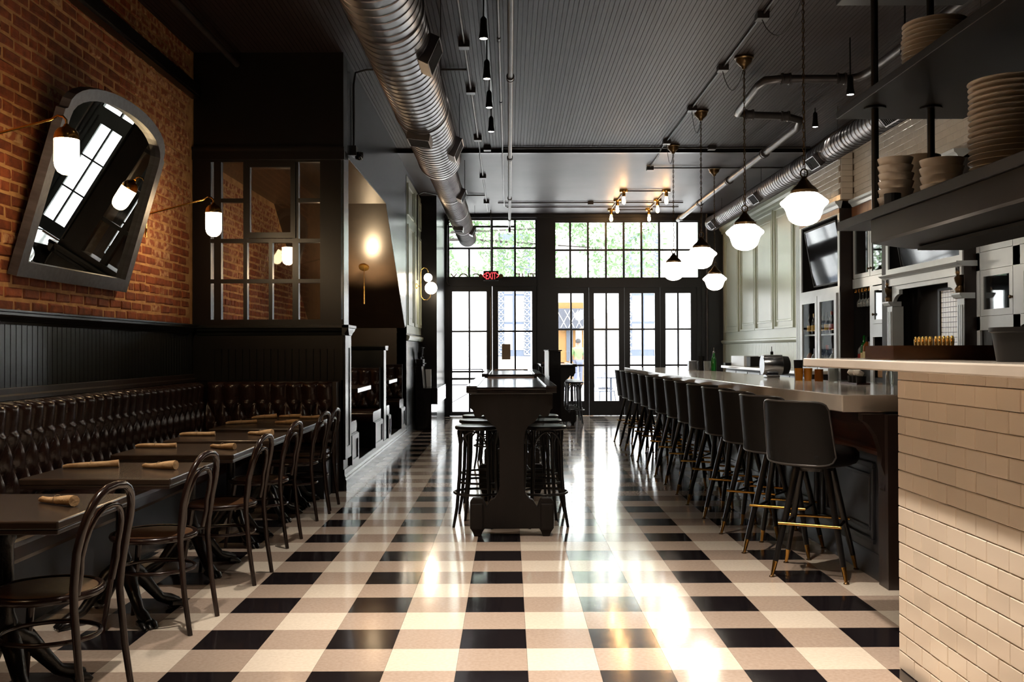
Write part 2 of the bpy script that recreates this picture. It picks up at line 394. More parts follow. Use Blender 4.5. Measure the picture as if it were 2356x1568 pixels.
MB().box(-3.0, XP - 0.002, YP - 0.012, YP, 1.37, 1.50).box(-3.0, -2.845, YP - 0.012, YP, 1.07, 1.37).box(-1.684, XP - 0.002, YP - 0.012, YP, 1.07, 1.37).build('panel_frame', 'black_paint', pw)
# partition end post (towards the aisle)
b = MB().box(XP - 0.004, XP + 0.008, YP, 9.62, 1.605, 3.30).box(XP - 0.02, XP + 0.012, YP, 9.70, 0.30, 1.50)
b.build('end_post', 'green_black', pw)
b = MB().box(XP + 0.012, XP + 0.02, YP + 0.01, YP + 0.09, 0.3, 1.5).box(XP + 0.012, XP + 0.02, 9.62, 9.70, 0.3, 1.5).box(XP + 0.012, XP + 0.02, YP + 0.09, 9.62, 1.38, 1.5).box(XP + 0.012, XP + 0.02, YP + 0.09, 9.62, 0.3, 0.42)
b.build('post_frame', 'green_black', pw)

def window_bars(parent, mt, y0, y1, vert, horiz):
    b = MB()
    for (x, w_, z0, z1) in vert: b.box(x - w_ / 2, x + w_ / 2, y0, y1, z0, z1)
    for (z, w_, x0, x1) in horiz: b.box(x0, x1, y0 + 0.001, y1 - 0.001, z - w_ / 2, z + w_ / 2)
    return b
# interior window in the partition: bars as measured, one sash over two columns
iw = sempty('window_1', 'black steel interior window with one opening sash in the partition')
px = lambda u: (u - 1170.9) * YP / 2225.2; pz = lambda v: 1.3577 + (804 - v) * YP / 2225.2
b = MB(); yb0, yb1 = YP + 0.005, YP + 0.07
for (u0, u1) in ((479, 485), (492.5, 509), (560, 569), (673, 687), (737, 741)): b.box(px(u0), px(u1), yb0, yb1, pz(736), pz(345))
b.box(px(618.5), px(627), yb0, yb1, pz(733), pz(548))
for (v0, v1) in ((345, 370), (454, 463), (547, 556), (640, 649), (733, 738)):
    if v0 == 454: b.box(px(485), px(566), yb0 + .001, yb1 - .001, pz(v1), pz(v0)); b.box(px(680), px(737), yb0 + .001, yb1 - .001, pz(v1), pz(v0))
    else: b.box(px(485), px(737), yb0 + .001, yb1 - .001, pz(v1), pz(v0))
b.build('window_frame', 'metal_black', iw)
b = MB(); yy0, yy1 = YP - 0.02, YP + 0.03
b.box(px(566), px(577), yy0, yy1, pz(546), pz(371)).box(px(670), px(681), yy0, yy1, pz(546), pz(371)).box(px(577), px(670), yy0, yy1, pz(383), pz(371)).box(px(577), px(670), yy0, yy1, pz(546), pz(533))
b.build('sash', 'metal_black', iw)
gl = lambda u0, u1, v0, v1: MB().box(px(u0), px(u1), YP + 0.034, YP + 0.038, pz(v1), pz(v0)).build('pane', 'glass_inner', iw)
for (v0, v1) in ((370, 454), (463, 547), (556, 640), (649, 733)):
    gl(485, 492.5, v0, v1); gl(509, 560, v0, v1); gl(687, 737, v0, v1)
for (v0, v1) in ((556, 640), (649, 733)): gl(569, 618.5, v0, v1); gl(627, 673, v0, v1)
gl(577, 670, 383, 533)

# booth alcove and the stair wall on the aisle plane
sw = struct(MB().prism([(9.60, 3.282), (12.62, 3.282), (14.923, 1.72), (14.923, 0), (17.562, 0), (17.562, 4.272), (9.60, 4.272)], 'x', XP - 0.13, XP),
            'wall_stair', 'green_black', 'glossy dark wall with a sloping cut-out over the booths')
struct(MB().prism([(9.60, 3.27), (12.62, 3.27), (15.1, 1.575), (15.1, 1.9), (12.7, 3.5), (9.60, 3.5)], 'x', XL - 0.02, XP - 0.002), 'ceiling_alcove', 'alcove_paint', 'sloping soffit of the stair above the booths')
struct(MB().box(XL - 0.02, XP - 0.0, 14.923, 15.1, 0, 1.72), 'wall_alcove_end', 'alcove_paint', 'dark end wall of the booth alcove')
struct(MB().box(XL, XP, 9.60, 14.923, 0, 0.195), 'floor_platform', 'black_paint', 'raised platform under the booths')
b = MB(); b.prism([(XP - 0.004, 0), (XP + 0.03, 0), (XP + 0.03, 0.10), (XP + 0.02, 0.115), (XP + 0.025, 0.13), (XP + 0.012, 0.15), (XP + 0.012, 0.205), (XP - 0.004, 0.205)], 'y', YP, 14.93)
struct(b, 'baseboard_left', 'green_black', 'glossy dark baseboard along the booth platform', smooth=30)
b = MB(); b.prism([(XP - 0.004, 0), (XP + 0.02, 0), (XP + 0.02, 0.16), (XP + 0.005, 0.18), (XP - 0.004, 0.18)], 'y', 14.93, 17.56)
struct(b, 'baseboard_left', 'green_black', 'dark baseboard on the wall behind the host stand')
# panelled stretch of the stair wall; pale sage paints in the window's reflection
def xframe(b, x, d, y0, y1, z0, z1, w_):
    b.box(x, x + d, y0, y1, z0, z0 + w_).box(x, x + d, y0, y1, z1 - w_, z1).box(x, x + d, y0, y0 + w_, z0 + w_, z1 - w_).box(x, x + d, y1 - w_, y1, z0 + w_, z1 - w_)
for (y0, y1) in ((15.25, 16.1), (16.3, 16.85), (17.0, 17.5)):
    b = MB()
    for (z0, z1) in ((1.75, 3.35), (3.5, 4.0)): xframe(b, XP, 0.025, y0, y1, z0, z1, 0.05)
    b.box(XP, XP + 0.012, y0 + 0.12, y1 - 0.12, 1.87, 3.23)
    b.build('wall_panel', 'sage_paint', sw)
MB().box(XP, XP + 0.006, 15.12, 17.56, 1.62, 4.1).build('panel_field', 'sage_paint', sw)
b = MB(); b.prism([(XP, 1.5), (XP + 0.03, 1.51), (XP + 0.05, 1.55), (XP + 0.05, 1.58), (XP, 1.6)], 'y', 15.12, 17.56); b.build('chair_rail', 'sage_paint', sw)
# pier left of the entrance
pr = struct(MB().box(-3.3, -1.309, 17.562, 20.0, 0, 4.272), 'wall_pier', 'black_paint', 'dark pier beside the entrance doors')
# ------------------------------------------------------------------ street front
fw = MB(); y0, y1 = YW, 20.0
fw.box(-1.309, -1.249, y0, y1, 0, 4.2).box(-1.249, 0.578, y0, y1, 2.66, 2.834).box(-1.249, 0.578, y0, y1, 4.042, 4.2)
fw.box(0.578, 0.932, y0 - 0.03, y1, 0, 4.2).box(0.932, 3.922, y0, y1, 2.63, 2.81).box(0.932, 3.922, y0, y1, 3.99, 4.2).box(3.922, 6.2, y0, y1, 0, 4.2)
fw.box(3.86, 3.922, y0, y1, 0, 2.63).box(-1.249, -1.215, y0, y1, 0, 2.66)
wf = struct(fw, 'wall_front', 'front_paint', 'dark painted shopfront wall facing the street')
b = MB(); b.box(0.60, 0.91, YW - 0.05, YW - 0.03, 0, 4.12).box(3.95, 4.30, YW - 0.04, YW, 0, 4.12); b.build('pilaster', 'front_paint', wf)
MB().box(-1.309, 4.39, YW - 0.06, YW, 4.06, 4.12).build('head_moulding', 'front_paint', wf)

def glazing(parent, xs, zs, y=YW + 0.09, skip=()):
    for i in range(len(xs) - 1):
        for j in range(len(zs) - 1):
            if (i, j) in skip: continue
            MB().box(xs[i] + 0.001, xs[i + 1] - 0.001, y, y + 0.006, zs[j] + 0.001, zs[j + 1] - 0.001).build('pane', 'glass', parent)
def transom(name, label, vs_, hs_, x0, x1, z0, z1, panes):
    t = sempty(name, label); b = MB(); ya, yb = YW + 0.05, YW + 0.14
    b.box(x0, x0 + 0.03, ya, yb, z0, z1).box(x1 - 0.03, x1, ya, yb, z0, z1).box(x0 + .03, x1 - .03, ya, yb, z0, z0 + 0.025).box(x0 + .03, x1 - .03, ya, yb, z1 - 0.025, z1)
    b.build('window_frame', 'metal_black', t)
    b = MB()
    for (x, a, c) in vs_: b.box(x - 0.02, x + 0.02, ya + .02, yb - .01, a, c)
    for (z, a, c) in hs_: b.box(a, c, ya + .021, yb - .011, z - 0.02, z + 0.02)
    b.build('glazing_bar', 'metal_black', t)
    for (a, c, d, e) in panes: MB().box(a + .012, c - .012, YW + 0.092, YW + 0.098, d + .012, e - .012).build('pane', 'glass', t)
    return t
xa = [-1.249, -0.813, -0.341, 0.131, 0.578]
transom('window_2', 'transom window over the entrance doors with gold lettering', [(-0.813, 2.834, 3.444), (-0.341, 2.834, 4.04), (0.131, 2.834, 4.04)], [(3.444, -1.249, 0.578), (3.889, -1.249, 0.131)], -1.249, 0.578, 2.834, 4.042,
        [(xa[i], xa[i + 1], 2.834, 3.444) for i in range(4)] + [(xa[0], xa[2], 3.444, 3.889), (xa[2], xa[3], 3.444, 3.889), (xa[0], xa[2], 3.889, 4.042), (xa[2], xa[3], 3.889, 4.042), (xa[3], xa[4], 3.444, 4.042)])
xb = [0.932, 1.266, 1.632, 2.001, 2.367, 2.732, 3.098, 3.472, 3.86]
transom('window_3', 'wide sixteen-pane transom over the four folding doors', [(x, 2.81, 3.99) for x in xb[1:-1]], [(3.401, 0.932, 3.86)], 0.932, 3.922, 2.81, 3.99,
        [(xb[i], xb[i + 1], z0, z1) for i in range(8) for (z0, z1) in ((2.81, 3.401), (3.401, 3.99))])
def door(n, label, x0, x1, gx0, gx1, gz0, gz1, zs, ztop, extra=None):
    d = sempty('door_%d' % n, label); ya, yb = YW + 0.04, YW + 0.10
    b = MB().box(x0, gx0, ya, yb, 0.005, ztop).box(gx1, x1, ya, yb, 0.005, ztop).box(gx0, gx1, ya, yb, 0.005, gz0).box(gx0, gx1, ya, yb, gz1, ztop)
    b.build('door_frame', 'front_paint', d)
    b = MB(); xm = (gx0 + gx1) / 2; b.box(xm - 0.018, xm + 0.018, ya + .01, yb - .01, gz0, gz1)
    for z in zs: b.box(gx0, gx1, ya + .011, yb - .011, z - 0.018, z + 0.018)
    b.build('glazing_bar', 'front_paint', d)
    zz = [gz0] + sorted(zs) + [gz1]
    for (a, c) in ((gx0, xm), (xm, gx1)):
        for i in range(len(zz) - 1): MB().box(a + .01, c - .01, YW + .066, YW + .072, zz[i] + .01, zz[i + 1] - .01).build('pane', 'glass', d)
    return d
d1 = door(1, 'left leaf of the glazed entrance doors', -1.215, -0.342, -1.162, -0.459, 0.09, 2.553, [1.735, 0.908], 2.66)
MB().box(-1.16, -0.46, YW - 0.02, YW + 0.02, 0.745, 0.785).build('push_bar', 'metal_black', d1)
d2 = door(2, 'right leaf of the glazed entrance doors with a notice on the glass', -0.336, 0.578, -0.218, 0.476, 0.09, 2.553, [1.735, 0.908], 2.66)
MB().box(-0.21, 0.47, YW - 0.02, YW + 0.02, 0.745, 0.785).build('push_bar', 'metal_black', d2)
MB().tube([(-0.37, YW + 0.03, 0.3), (-0.37, YW + 0.0, 0.5), (-0.37, YW + 0.0, 2.4), (-0.37, YW + 0.03, 2.5)], 0.009, 6).build('door_handle', 'bronze', d1)
for i, (a, c, g0, g1) in enumerate(((0.932, 1.643, 1.019, 1.536), (1.647, 2.371, 1.749, 2.257), (2.375, 3.106, 2.489, 2.997), (3.110, 3.86, 3.219, 3.736))):
    door(3 + i, '%s folding glazed street door counted from the entrance' % ORD[i], a, c, g0, g1, 0.302, 2.508, [1.77, 1.032], 2.63)
tag(MB().box(-0.146, 0.032, YW + 0.062, YW + 0.0655, 1.155, 1.475).build('door_notice', 'paper_kraft'), 'brown paper notice taped to the glass of the entrance door', 'notice')
# gilt lettering on the transom, read from the street
def text(body, size, mt, parent, loc, rot, ext=0.002, name='lettering', align='CENTER', sx=1.0):
    cu = bpy.data.curves.new(name, 'FONT'); cu.body = body; cu.size = size; cu.extrude = ext; cu.align_x = align
    o = bpy.data.objects.new(name, cu); col.objects.link(o); bpy.context.view_layer.update()
    dg = bpy.context.evaluated_depsgraph_get(); me = bpy.data.meshes.new_from_object(o.evaluated_get(dg))
    bpy.data.objects.remove(o); me.materials.clear(); me.materials.append(MT[mt])
    q = put(me, name, parent, loc=loc, rot=rot, scale=(sx, 1, 1)); return q
for (ch, x) in (('Y', -1.13), ('O', -0.93), ('C', -0.66), ('E', 0.185), ('H', 0.345), ('T', 0.50)):
    text(ch, 0.25, 'gold_leaf', bpy.data.objects['window_2'], (x, YW + 0.105, 2.76), (PI / 2, 0, PI), 0.001)

# ------------------------------------------------------------------ right side walls
wr = struct(MB().box(XR, XR + 0.3, 14.62, 20.0, 0, 4.272), 'wall_right', 'sage_paint', 'sage green panelled wall behind the far end of the bar')
MB().box(XR - 0.01, XR, 14.62, YW, 3.84, 4.25).build('frieze', 'black_paint', wr)
for (a, c) in ((18.527, 19.488), (17.281, 18.182), (16.111, 17.069), (14.951, 15.824)):
    b = MB(); xframe(b, XR - 0.028, 0.028, a - 0.09, c + 0.09, 1.69, 3.66, 0.035); xframe(b, XR - 0.016, 0.016, a + 0.02, c - 0.02, 1.80, 3.52, 0.03)
    b.box(XR - 0.008, XR, a + 0.05, c - 0.05, 1.83, 3.49); b.build('wall_panel', 'sage_paint', wr, bevel=0.006)
b = MB(); b.prism([(XR, 3.70), (XR - 0.03, 3.71), (XR - 0.035, 3.75), (XR - 0.07, 3.78), (XR - 0.08, 3.82), (XR - 0.08, 3.84), (XR, 3.845)], 'y', 14.62, YW); b.build('cornice', 'sage_paint', wr)
b = MB(); b.prism([(XR, 1.46), (XR - 0.03, 1.47), (XR - 0.05, 1.50), (XR - 0.05, 1.525), (XR, 1.54)], 'y', 14.62, YW); b.build('chair_rail', 'sage_paint', wr)
b = MB(); b.prism([(XR, 0.001), (XR - 0.01, 0.005), (XR - 0.01, 0.065), (XR, 0.069)], 'z', 0.9, 1.46)
me = b.mesh('panel_board', 'sage_paint')
for i in range(73): put(me, 'panel_board', wr, loc=(0, 14.7 + i * 0.07, 0))
b = MB()
for k in range(5): b.prism([(14.40 + 0.045 * k, XR), (14.41 + 0.045 * k, XR - 0.05), (14.435 + 0.045 * k, XR - 0.05), (14.443 + 0.045 * k, XR)][::1] and [(XR - 0.002, 14.40 + 0.045 * k), (XR - 0.05, 14.408 + 0.045 * k), (XR - 0.05, 14.434 + 0.045 * k), (XR - 0.002, 14.442 + 0.045 * k)], 'z', 0.95, 3.2)
b.box(XR - 0.002, XR + 0.2, 14.39, 14.63, 0.95, 3.25); b.build('fluted_casing', 'cabinet_paint', wr)
# main wall behind the back bar, tiled above the cabinets
wb = struct(MB().box(4.70, 5.0, -4.2, 14.62, 0, 4.272), 'wall_right_bar', 'black_paint', 'wall behind the back bar')
tb = struct(MB().box(4.532, 4.70, 7.0, 12.667, 3.30, 4.27).box(4.372, 4.70, 12.667, 14.62, 3.30, 4.27).box(4.365, 4.52, 12.653, 12.667, 3.3, 4.27), 'wall_right_tiled', 'subway_grout', 'white subway tiled wall strip above the bar cabinets')
sub = [chip(0.1495, 0.0735, 0.012, 0.003, 0.0004) for _ in range(3)]
cells = []
for r in range(12):
    z = 3.315 + 0.0765 * (r + 0.5)
    y = 7.2 + (r % 2) * 0.0762
    while y < 12.6: cells.append(((4.5205, y + 0.075, z), 1.0)); y += 0.1525
    y = 12.75 + (r % 2) * 0.0762
    while y < 14.5: cells.append(((4.3605, y, z), 1.0)); y += 0.1525
cells_field(tb, 'wall_tile', cells, sub, ['subway_tile'], 300, PI, lambda c: (c[0][1] < 8.2, -c[0][1] if False else c[0][1]))
# end return of the tiled bump-out, facing the room
tl = sub[0].mesh('wall_tile', 'subway_tile')
for r in range(12): put(tl, 'wall_tile', tb, loc=(4.44, 12.641, 3.315 + 0.0765 * (r + 0.5)), rot=(0, 0, -PI / 2), scale=(1, 1.0, 1))
# rear and side walls behind the camera close the room
struct(MB().box(-3.4, 6.2, -4.4, -4.2, 0, 4.272), 'wall_back', 'black_paint', 'dark rear wall of the restaurant')

# ------------------------------------------------------------------ back bar cabinets
def cab_door(parent, x, y0, y1, z0, z1, st=0.06, g='glass_dark', mt='cabinet_paint', handle=None):
    b = MB(); xframe(b, x - 0.022, 0.022, y0 + 0.004, y1 - 0.004, z0 + .004, z1 - .004, st); d = b.build('cabinet_door', mt, parent)
    MB().box(x - 0.012, x - 0.008, y0 + st, y1 - st, z0 + st, z1 - st).build('pane', g, d)
    if handle: 
        hb = MB().lathe([(0.006, 0), (0.016, 0.006), (0.016, 0.018), (0.0, 0.024)], 8, (x - 0.022, handle[0], handle[1]), 'x', Matrix.Rotation(PI, 3, 'Z'), cap=False)
        hb.box(x - 0.034, x - 0.022, handle[0] - 0.03, handle[0] + 0.03, handle[1] - 0.008, handle[1] + 0.008); hb.build('latch', 'bronze', d)
    return d
# section 1: far cabinet with the first television
X1 = 4.36; XB = 4.69
c1 = thing('back_bar_cabinet', 'far back bar cabinet with two glass doors below a television recess', 'cabinet', (0, 0, 0))
b = MB().box(X1, XB, 12.667, 12.71, 0.95, 3.2).box(X1, XB, 14.345, 14.39, 0.95, 3.2).box(XB - 0.02, XB, 12.71, 14.345, 0.95, 3.2)
b.box(X1, XB - .02, 12.71, 14.345, 2.115, 2.18).box(X1, XB - .02, 12.71, 14.345, 0.95, 1.0).box(X1, XB - .02, 12.71, 14.345, 3.12, 3.2)
b.build('carcass', 'niche_dark', c1)
b = MB(); xframe(b, X1 - 0.02, 0.02, 12.667, 14.39, 0.95, 3.2, 0.07); b.box(X1 - 0.021, X1, 12.667, 14.39, 2.10, 2.185); b.build('face_frame', 'cabinet_paint', c1)
MB().box(X1 - 0.012, X1 + 0.16, 12.655, 12.667, 0.95, 3.2).build('end_panel', 'wood_dark', c1)
MB().box(X1 - 0.024, X1 - 0.0, 12.66, 14.39, 3.14, 3.205).build('top_rail', 'oak_trim', c1)
b = MB(); b.prism([(X1 - 0.01, 3.2), (X1 - 0.04, 3.205), (X1 - 0.06, 3.24), (X1 - 0.085, 3.26), (X1 - 0.09, 3.29), (X1 + 0.01, 3.295)], 'y', 12.62, 14.45); b.build('cornice', 'cabinet_paint', c1)
cab_door(c1, X1 - 0.02, 12.74, 13.52, 1.0, 2.10, 0.09, 'glass_cab'); cab_door(c1, X1 - 0.02, 13.54, 14.32, 1.0, 2.10, 0.09, 'glass_cab')
MB().box(X1 + 0.03, XB - 0.02, 12.71, 14.345, 1.545, 1.565).build('shelf', 'cabinet_paint', c1)
MB().tube([(X1 + 0.03, 12.72, 1.62), (X1 + 0.03, 14.33, 1.62)], 0.006, 6).build('gallery_rail', 'brass', c1)
# section 2
X2 = 4.525
c2 = thing('back_bar_cabinet', 'middle back bar cabinet with a stemware rack and small glass doors', 'cabinet', (0, 0, 0))
b = MB().box(X2, XB, 11.36, 11.40, 0.95, 3.2).box(XB - .02, XB, 11.40, 12.65, 0.95, 3.2).box(X2, XB - .02, 11.40, 12.65, 2.2, 2.24).box(X2, XB - .02, 11.98, 12.02, 0.95, 2.2).box(X2, XB - .02, 11.40, 11.98, 1.56, 1.6).box(X2, XB - .02, 11.40, 12.65, 3.1, 3.2).box(X2, XB - .02, 11.4, 12.65, .95, 1.0)
b.build('carcass', 'niche_dark', c2)
b = MB(); b.box(X2 - .02, X2, 11.36, 12.65, 2.14, 2.26).box(X2 - .02, X2, 11.36, 11.43, 0.95, 2.14).box(X2 - .02, X2, 11.95, 12.05, .95, 2.14).box(X2 - .02, X2, 11.43, 11.95, 1.5, 1.66).box(X2 - .02, X2, 11.36, 11.43, 2.26, 3.1).box(X2 - .02, X2, 11.36, 12.65, 3.1, 3.2)
b.build('face_frame', 'cabinet_paint', c2)
cab_door(c2, X2 - .0, 11.43, 12.03, 2.26, 3.1, 0.055, handle=(11.99, 2.36)); cab_door(c2, X2 - .0, 12.04, 12.62, 2.26, 3.1, 0.055, handle=(12.08, 2.36)); cab_door(c2, X2 - .0, 11.44, 11.95, 1.66, 2.13, 0.05, handle=(11.92, 1.78))
b = MB(); b.prism([(X2 - 0.01, 3.2), (X2 - 0.04, 3.205), (X2 - 0.06, 3.24), (X2 - 0.085, 3.26), (X2 - 0.09, 3.29), (X2 + 0.01, 3.295)], 'y', 11.37, 12.60); b.build('cornice', 'cabinet_paint', c2)
MB().box(X2 - 0.03, X2 - .02, 11.36, 12.64, 3.06, 3.2).build('top_rail', 'oak_trim', c2)
b = MB()
for k in range(5): b.tube([(X2 - 0.0, 12.10 + k * 0.115, 2.13), (X2, 12.10 + k * 0.115, 2.085), (X2, 12.145 + k * 0.115, 2.085), (X2, 12.145 + k * 0.115, 2.13)], 0.006, 6)
b.build('stemware_rack', 'brass', c2)
MB().box(X2, XB - .02, 12.02, 12.65, 1.001, 1.14).build('riser', 'niche_dark', c2)
# mantel section with the second television and draught tower
XM = 4.39
mn = thing('back_bar_mantel', 'carved grey mantel around the draught beer alcove', 'mantel', (0, 0, 0))
for (a, c) in ((9.31, 9.45), (11.06, 11.20)):
    b = MB().box(XM, 4.52, a, c, 0.95, 1.84); 
    for k in range(3): b.box(XM - 0.012, XM, a + 0.022 + k * 0.036, a + 0.044 + k * 0.036, 1.0, 1.78)
    b.build('column', 'cabinet_paint', mn)
    b = MB(); b.prism([(XM, 1.84), (XM - 0.03, 1.85), (XM - 0.05, 1.88), (XM - 0.05, 1.895), (XM + 0.1, 1.895), (XM + 0.1, 1.84)], 'y', a - 0.02, c + 0.02); b.build('capital', 'cabinet_paint', mn)
    # carved corbel figure on each column
    b = MB(); b.lathe([(0.045, 0), (0.055, 0.04), (0.035, 0.07), (0.055, 0.12), (0.06, 0.15), (0.04, 0.17), (0.05, 0.2), (0.03, 0.24)], 10, (XM + 0.0, (a + c) / 2, 1.895)); b.build('corbel', 'bronze', mn, smooth=50)
    b = MB(); xframe(b, XM - 0.035, 0.012, (a + c) / 2 - 0.03, (a + c) / 2 + 0.03, 2.09, 2.15, 0.012); b.build('rosette', 'niche_dark', mn)
b = MB(); arc = [(9.45, 1.895)] + [(9.45 + 0.22 - 0.22 * math.cos(t * PI / 16), 1.80 + 0.17 * math.sin(t * PI / 16)) for t in range(0, 9)] + [(9.67, 2.01)]
b.prism([(9.45, 2.07)] + [(9.45, 1.80)] + [(9.45 + 0.2 - 0.2 * math.cos(t * PI / 16), 1.80 + 0.17 * math.sin(t * PI / 16)) for t in range(1, 9)] + [(9.65, 2.02), (10.86, 2.02)] + [(10.86 + 0.2 * math.sin(t * PI / 16), 1.80 + 0.17 * math.cos(t * PI / 16)) for t in range(0, 8)] + [(11.06, 1.80), (11.06, 2.07)], 'x', XM, XM + 0.04)
b.build('arch', 'cabinet_paint', mn)
MB().box(XM - 0.025, 4.52, 9.31, 11.20, 2.07, 2.15).build('frieze', 'cabinet_paint', mn)
b = MB(); b.prism([(4.52, 2.15), (XM - 0.03, 2.15), (XM - 0.045, 2.165), (XM - 0.07, 2.175), (XM - 0.09, 2.19), (XM - 0.09, 2.20), (4.52, 2.205)], 'y', 9.27, 11.24); b.build('mantel_shelf', 'cabinet_paint', mn)
MB().box(XM, 4.53, 9.297, 9.31, 0.95, 3.2).build('end_panel', 'wood_dark', mn)
MB().box(4.66, 4.69, 9.31, 11.36, 0.95, 3.2).box(XM, 4.66, 11.2, 11.36, .95, 3.2).box(XM, 4.69, 9.31, 11.36, 3.15, 3.2).build('recess', 'niche_dark', mn)
b = MB(); xframe(b, XM - 0.015, 0.02, 9.31, 11.2, 2.205, 3.2, 0.06); b.build('recess_frame', 'cabinet_paint', mn)
b = MB(); b.prism([(XM - 0.01, 3.2), (XM - 0.04, 3.205), (XM - 0.06, 3.24), (XM - 0.085, 3.26), (XM - 0.09, 3.29), (XM + 0.13, 3.295)], 'y', 9.31, 11.34); b.build('cornice', 'cabinet_paint', mn)
# little square tile splashback inside the alcove
sp = MB()
for i in range(15):
    for j in range(19): sp.box(4.64, 4.655, 9.50 + i * 0.058, 9.553 + i * 0.058, 1.0 + j * 0.053, 1.048 + j * 0.053)
sp.build('splash_tile', 'subway_tile', mn, kind='stuff')
MB().box(4.628, 4.66, 10.37, 10.42, 0.95, 2.0).box(4.628, 4.66, 9.45, 10.37, 1.975, 2.0).build('splash_frame', 'metal_black', mn)
# section 4
c4 = thing('back_bar_cabinet', 'near back bar cabinet with lettered glass door at the picture edge', 'cabinet', (0, 0, 0))
b = MB().box(XB - .02, XB, 7.0, 9.297, .95, 3.2).box(X2, XB - .02, 7.0, 9.297, 2.15, 2.2).box(X2, XB - .02, 7.0, 9.297, 3.1, 3.2).box(X2, XB - .02, 7.0, 9.297, 1.53, 1.57).box(X2, XB - .02, 7.0, 9.297, .95, 1.0); b.build('carcass', 'niche_dark', c4)
b = MB().box(X2 - .02, X2, 7.0, 9.297, 2.10, 2.27).box(X2 - .02, X2, 7.0, 9.297, 1.53, 1.66).box(X2 - .02, X2, 9.23, 9.297, 0.95, 3.2).box(X2 - .02, X2, 8.50, 8.62, .95, 3.2).box(X2 - .02, X2, 7.0, 9.297, 3.1, 3.2).box(X2 - .02, X2, 7.0, 7.1, .95, 3.2); b.build('face_frame', 'cabinet_paint', c4)
b = MB(); b.prism([(X2 - 0.01, 3.2), (X2 - 0.04, 3.205), (X2 - 0.06, 3.24), (X2 - 0.085, 3.26), (X2 - 0.09, 3.29), (X2 + 0.01, 3.295)], 'y', 7.0, 9.29); b.build('cornice', 'cabinet_paint', c4)
cab_door(c4, X2, 8.62, 9.22, 2.27, 3.1, 0.06, handle=(8.66, 2.5)); cab_door(c4, X2, 7.9, 8.5, 2.27, 3.1, 0.06, handle=(8.46, 2.5)); cab_door(c4, X2, 8.62, 9.22, 1.66, 2.10, 0.06, handle=(8.65, 1.82)); cab_door(c4, X2, 7.9, 8.5, 1.66, 2.10, 0.06)
sg = tag(MB().box(X2 + 0.03, X2 + 0.045, 8.68, 9.17, 2.40, 2.62).build('beer_sign', 'board_dark'), 'dark beer name board behind the lettered cabinet glass', 'sign')
text('PILSNER URQUELL', 0.055, 'label_white', sg, (X2 + 0.028, 8.925, 2.50), (PI / 2, 0, -PI / 2), 0.001)
# lower counter of the back bar
tag(MB().box(3.86, 4.335, 12.7, 17.6, 1.02, 1.065).build('back_counter', 'quartz', bevel=0.006), 'stone back counter below the sage panelled wall', 'counter')
k = thing('base_cabinet', 'dark base cabinets under the back counter', 'cabinet'); MB().box(3.95, 4.33, 12.72, 17.58, 0.0, 1.019).build('carcass', 'niche_dark', k)
for q in range(6): MB().box(3.93, 3.949, 12.76 + q * .8, 13.52 + q * .8, 0.12, 0.98).build('door_panel', 'bar_paint', k)
tag(MB().box(4.0, 4.69, 7.0, 12.64, 0.90, 0.949).build('back_counter', 'steel', bevel=0.006), 'steel back counter in front of the liquor cabinets', 'counter')
k = thing('cooler_cabinet', 'dark cooler cabinets under the steel back counter', 'cabinet'); MB().box(4.05, 4.69, 7.0, 12.62, 0, 0.899).build('carcass', 'niche_dark', k)
for q in range(5): MB().box(4.03, 4.049, 7.1 + q * 1.1, 8.15 + q * 1.1, 0.12, 0.86).build('door_panel', 'steel', k)

# televisions tilted forward in their recesses
def tv(label, x, y0, y1, zc, h_, tilt):
    t = thing('television', label, 'television', (x, (y0 + y1) / 2, zc - h_ / 2), 0, 'televisions over the back bar'); t.rotation_euler = (0, -tilt, 0)
    w2 = (y1 - y0) / 2
    MB().box(0.0, 0.05, -w2, w2, 0, h_).build('housing', 'plastic_black', t, bevel=0.004)
    b = MB(); xframe(b, -0.008, 0.008, -w2, w2, 0, h_, 0.022); b.build('bezel', 'plastic_black', t)
    MB().box(-0.003, 0.0, -w2 + 0.022, w2 - 0.022, 0.022, h_ - 0.022).build('screen', 'screen', t)
    MB().box(0.05, 0.16, -0.1, 0.1, h_ * .4, h_ * .6).build('wall_bracket', 'metal_black', t)
tv('black television tilted forward in the far cabinet recess', X1 + 0.10, 12.74, 14.1, 2.66, 0.82, 0.17)
tv('black television tilted forward above the carved mantel', XM + 0.09, 9.45, 11.0, 2.66, 0.80, 0.17)
# ------------------------------------------------------------------ tufted upholstery
def tuft(L, H, col_sp=0.075, row1=0.18, row_sp=0.17, amp=0.05, nu_per=6, nv=44):
    """deep-buttoned panel in local (u along x, v up z), bulging towards -y; returns MB"""
    nu = max(8, int(L / col_sp * nu_per))
    def fn(a, c):
        u = a * L; v = c * H; t = (H - v)   # t: distance from the top
        if t < row1:
            s = abs(math.sin(PI * u / col_sp / 2)); f = s ** 0.55
            f *= 1 - 0.25 * (t / row1) ** 2
        else:
            q = (t - row1) / row_sp; p = u / col_sp
            f = (abs(math.sin(PI * (p + q) / 2)) * abs(math.sin(PI * (p - q) / 2)))
            # diamonds: creases on both diagonals through the buttons
            f = min(1, f * 1.25) ** 0.5
            f = max(f, 0.0)
        # round over at the top and bottom edges
        e = min(1, t / 0.05); e = math.sqrt(max(0, 1 - (1 - e) ** 2))
        e2 = min(1, v / 0.05); e2 = math.sqrt(max(0, 1 - (1 - e2) ** 2))
        d = (0.03 + amp * f) * e * e2
        return (u, -d, v)
    b = MB(); b.grid(nu, nv, fn); return b
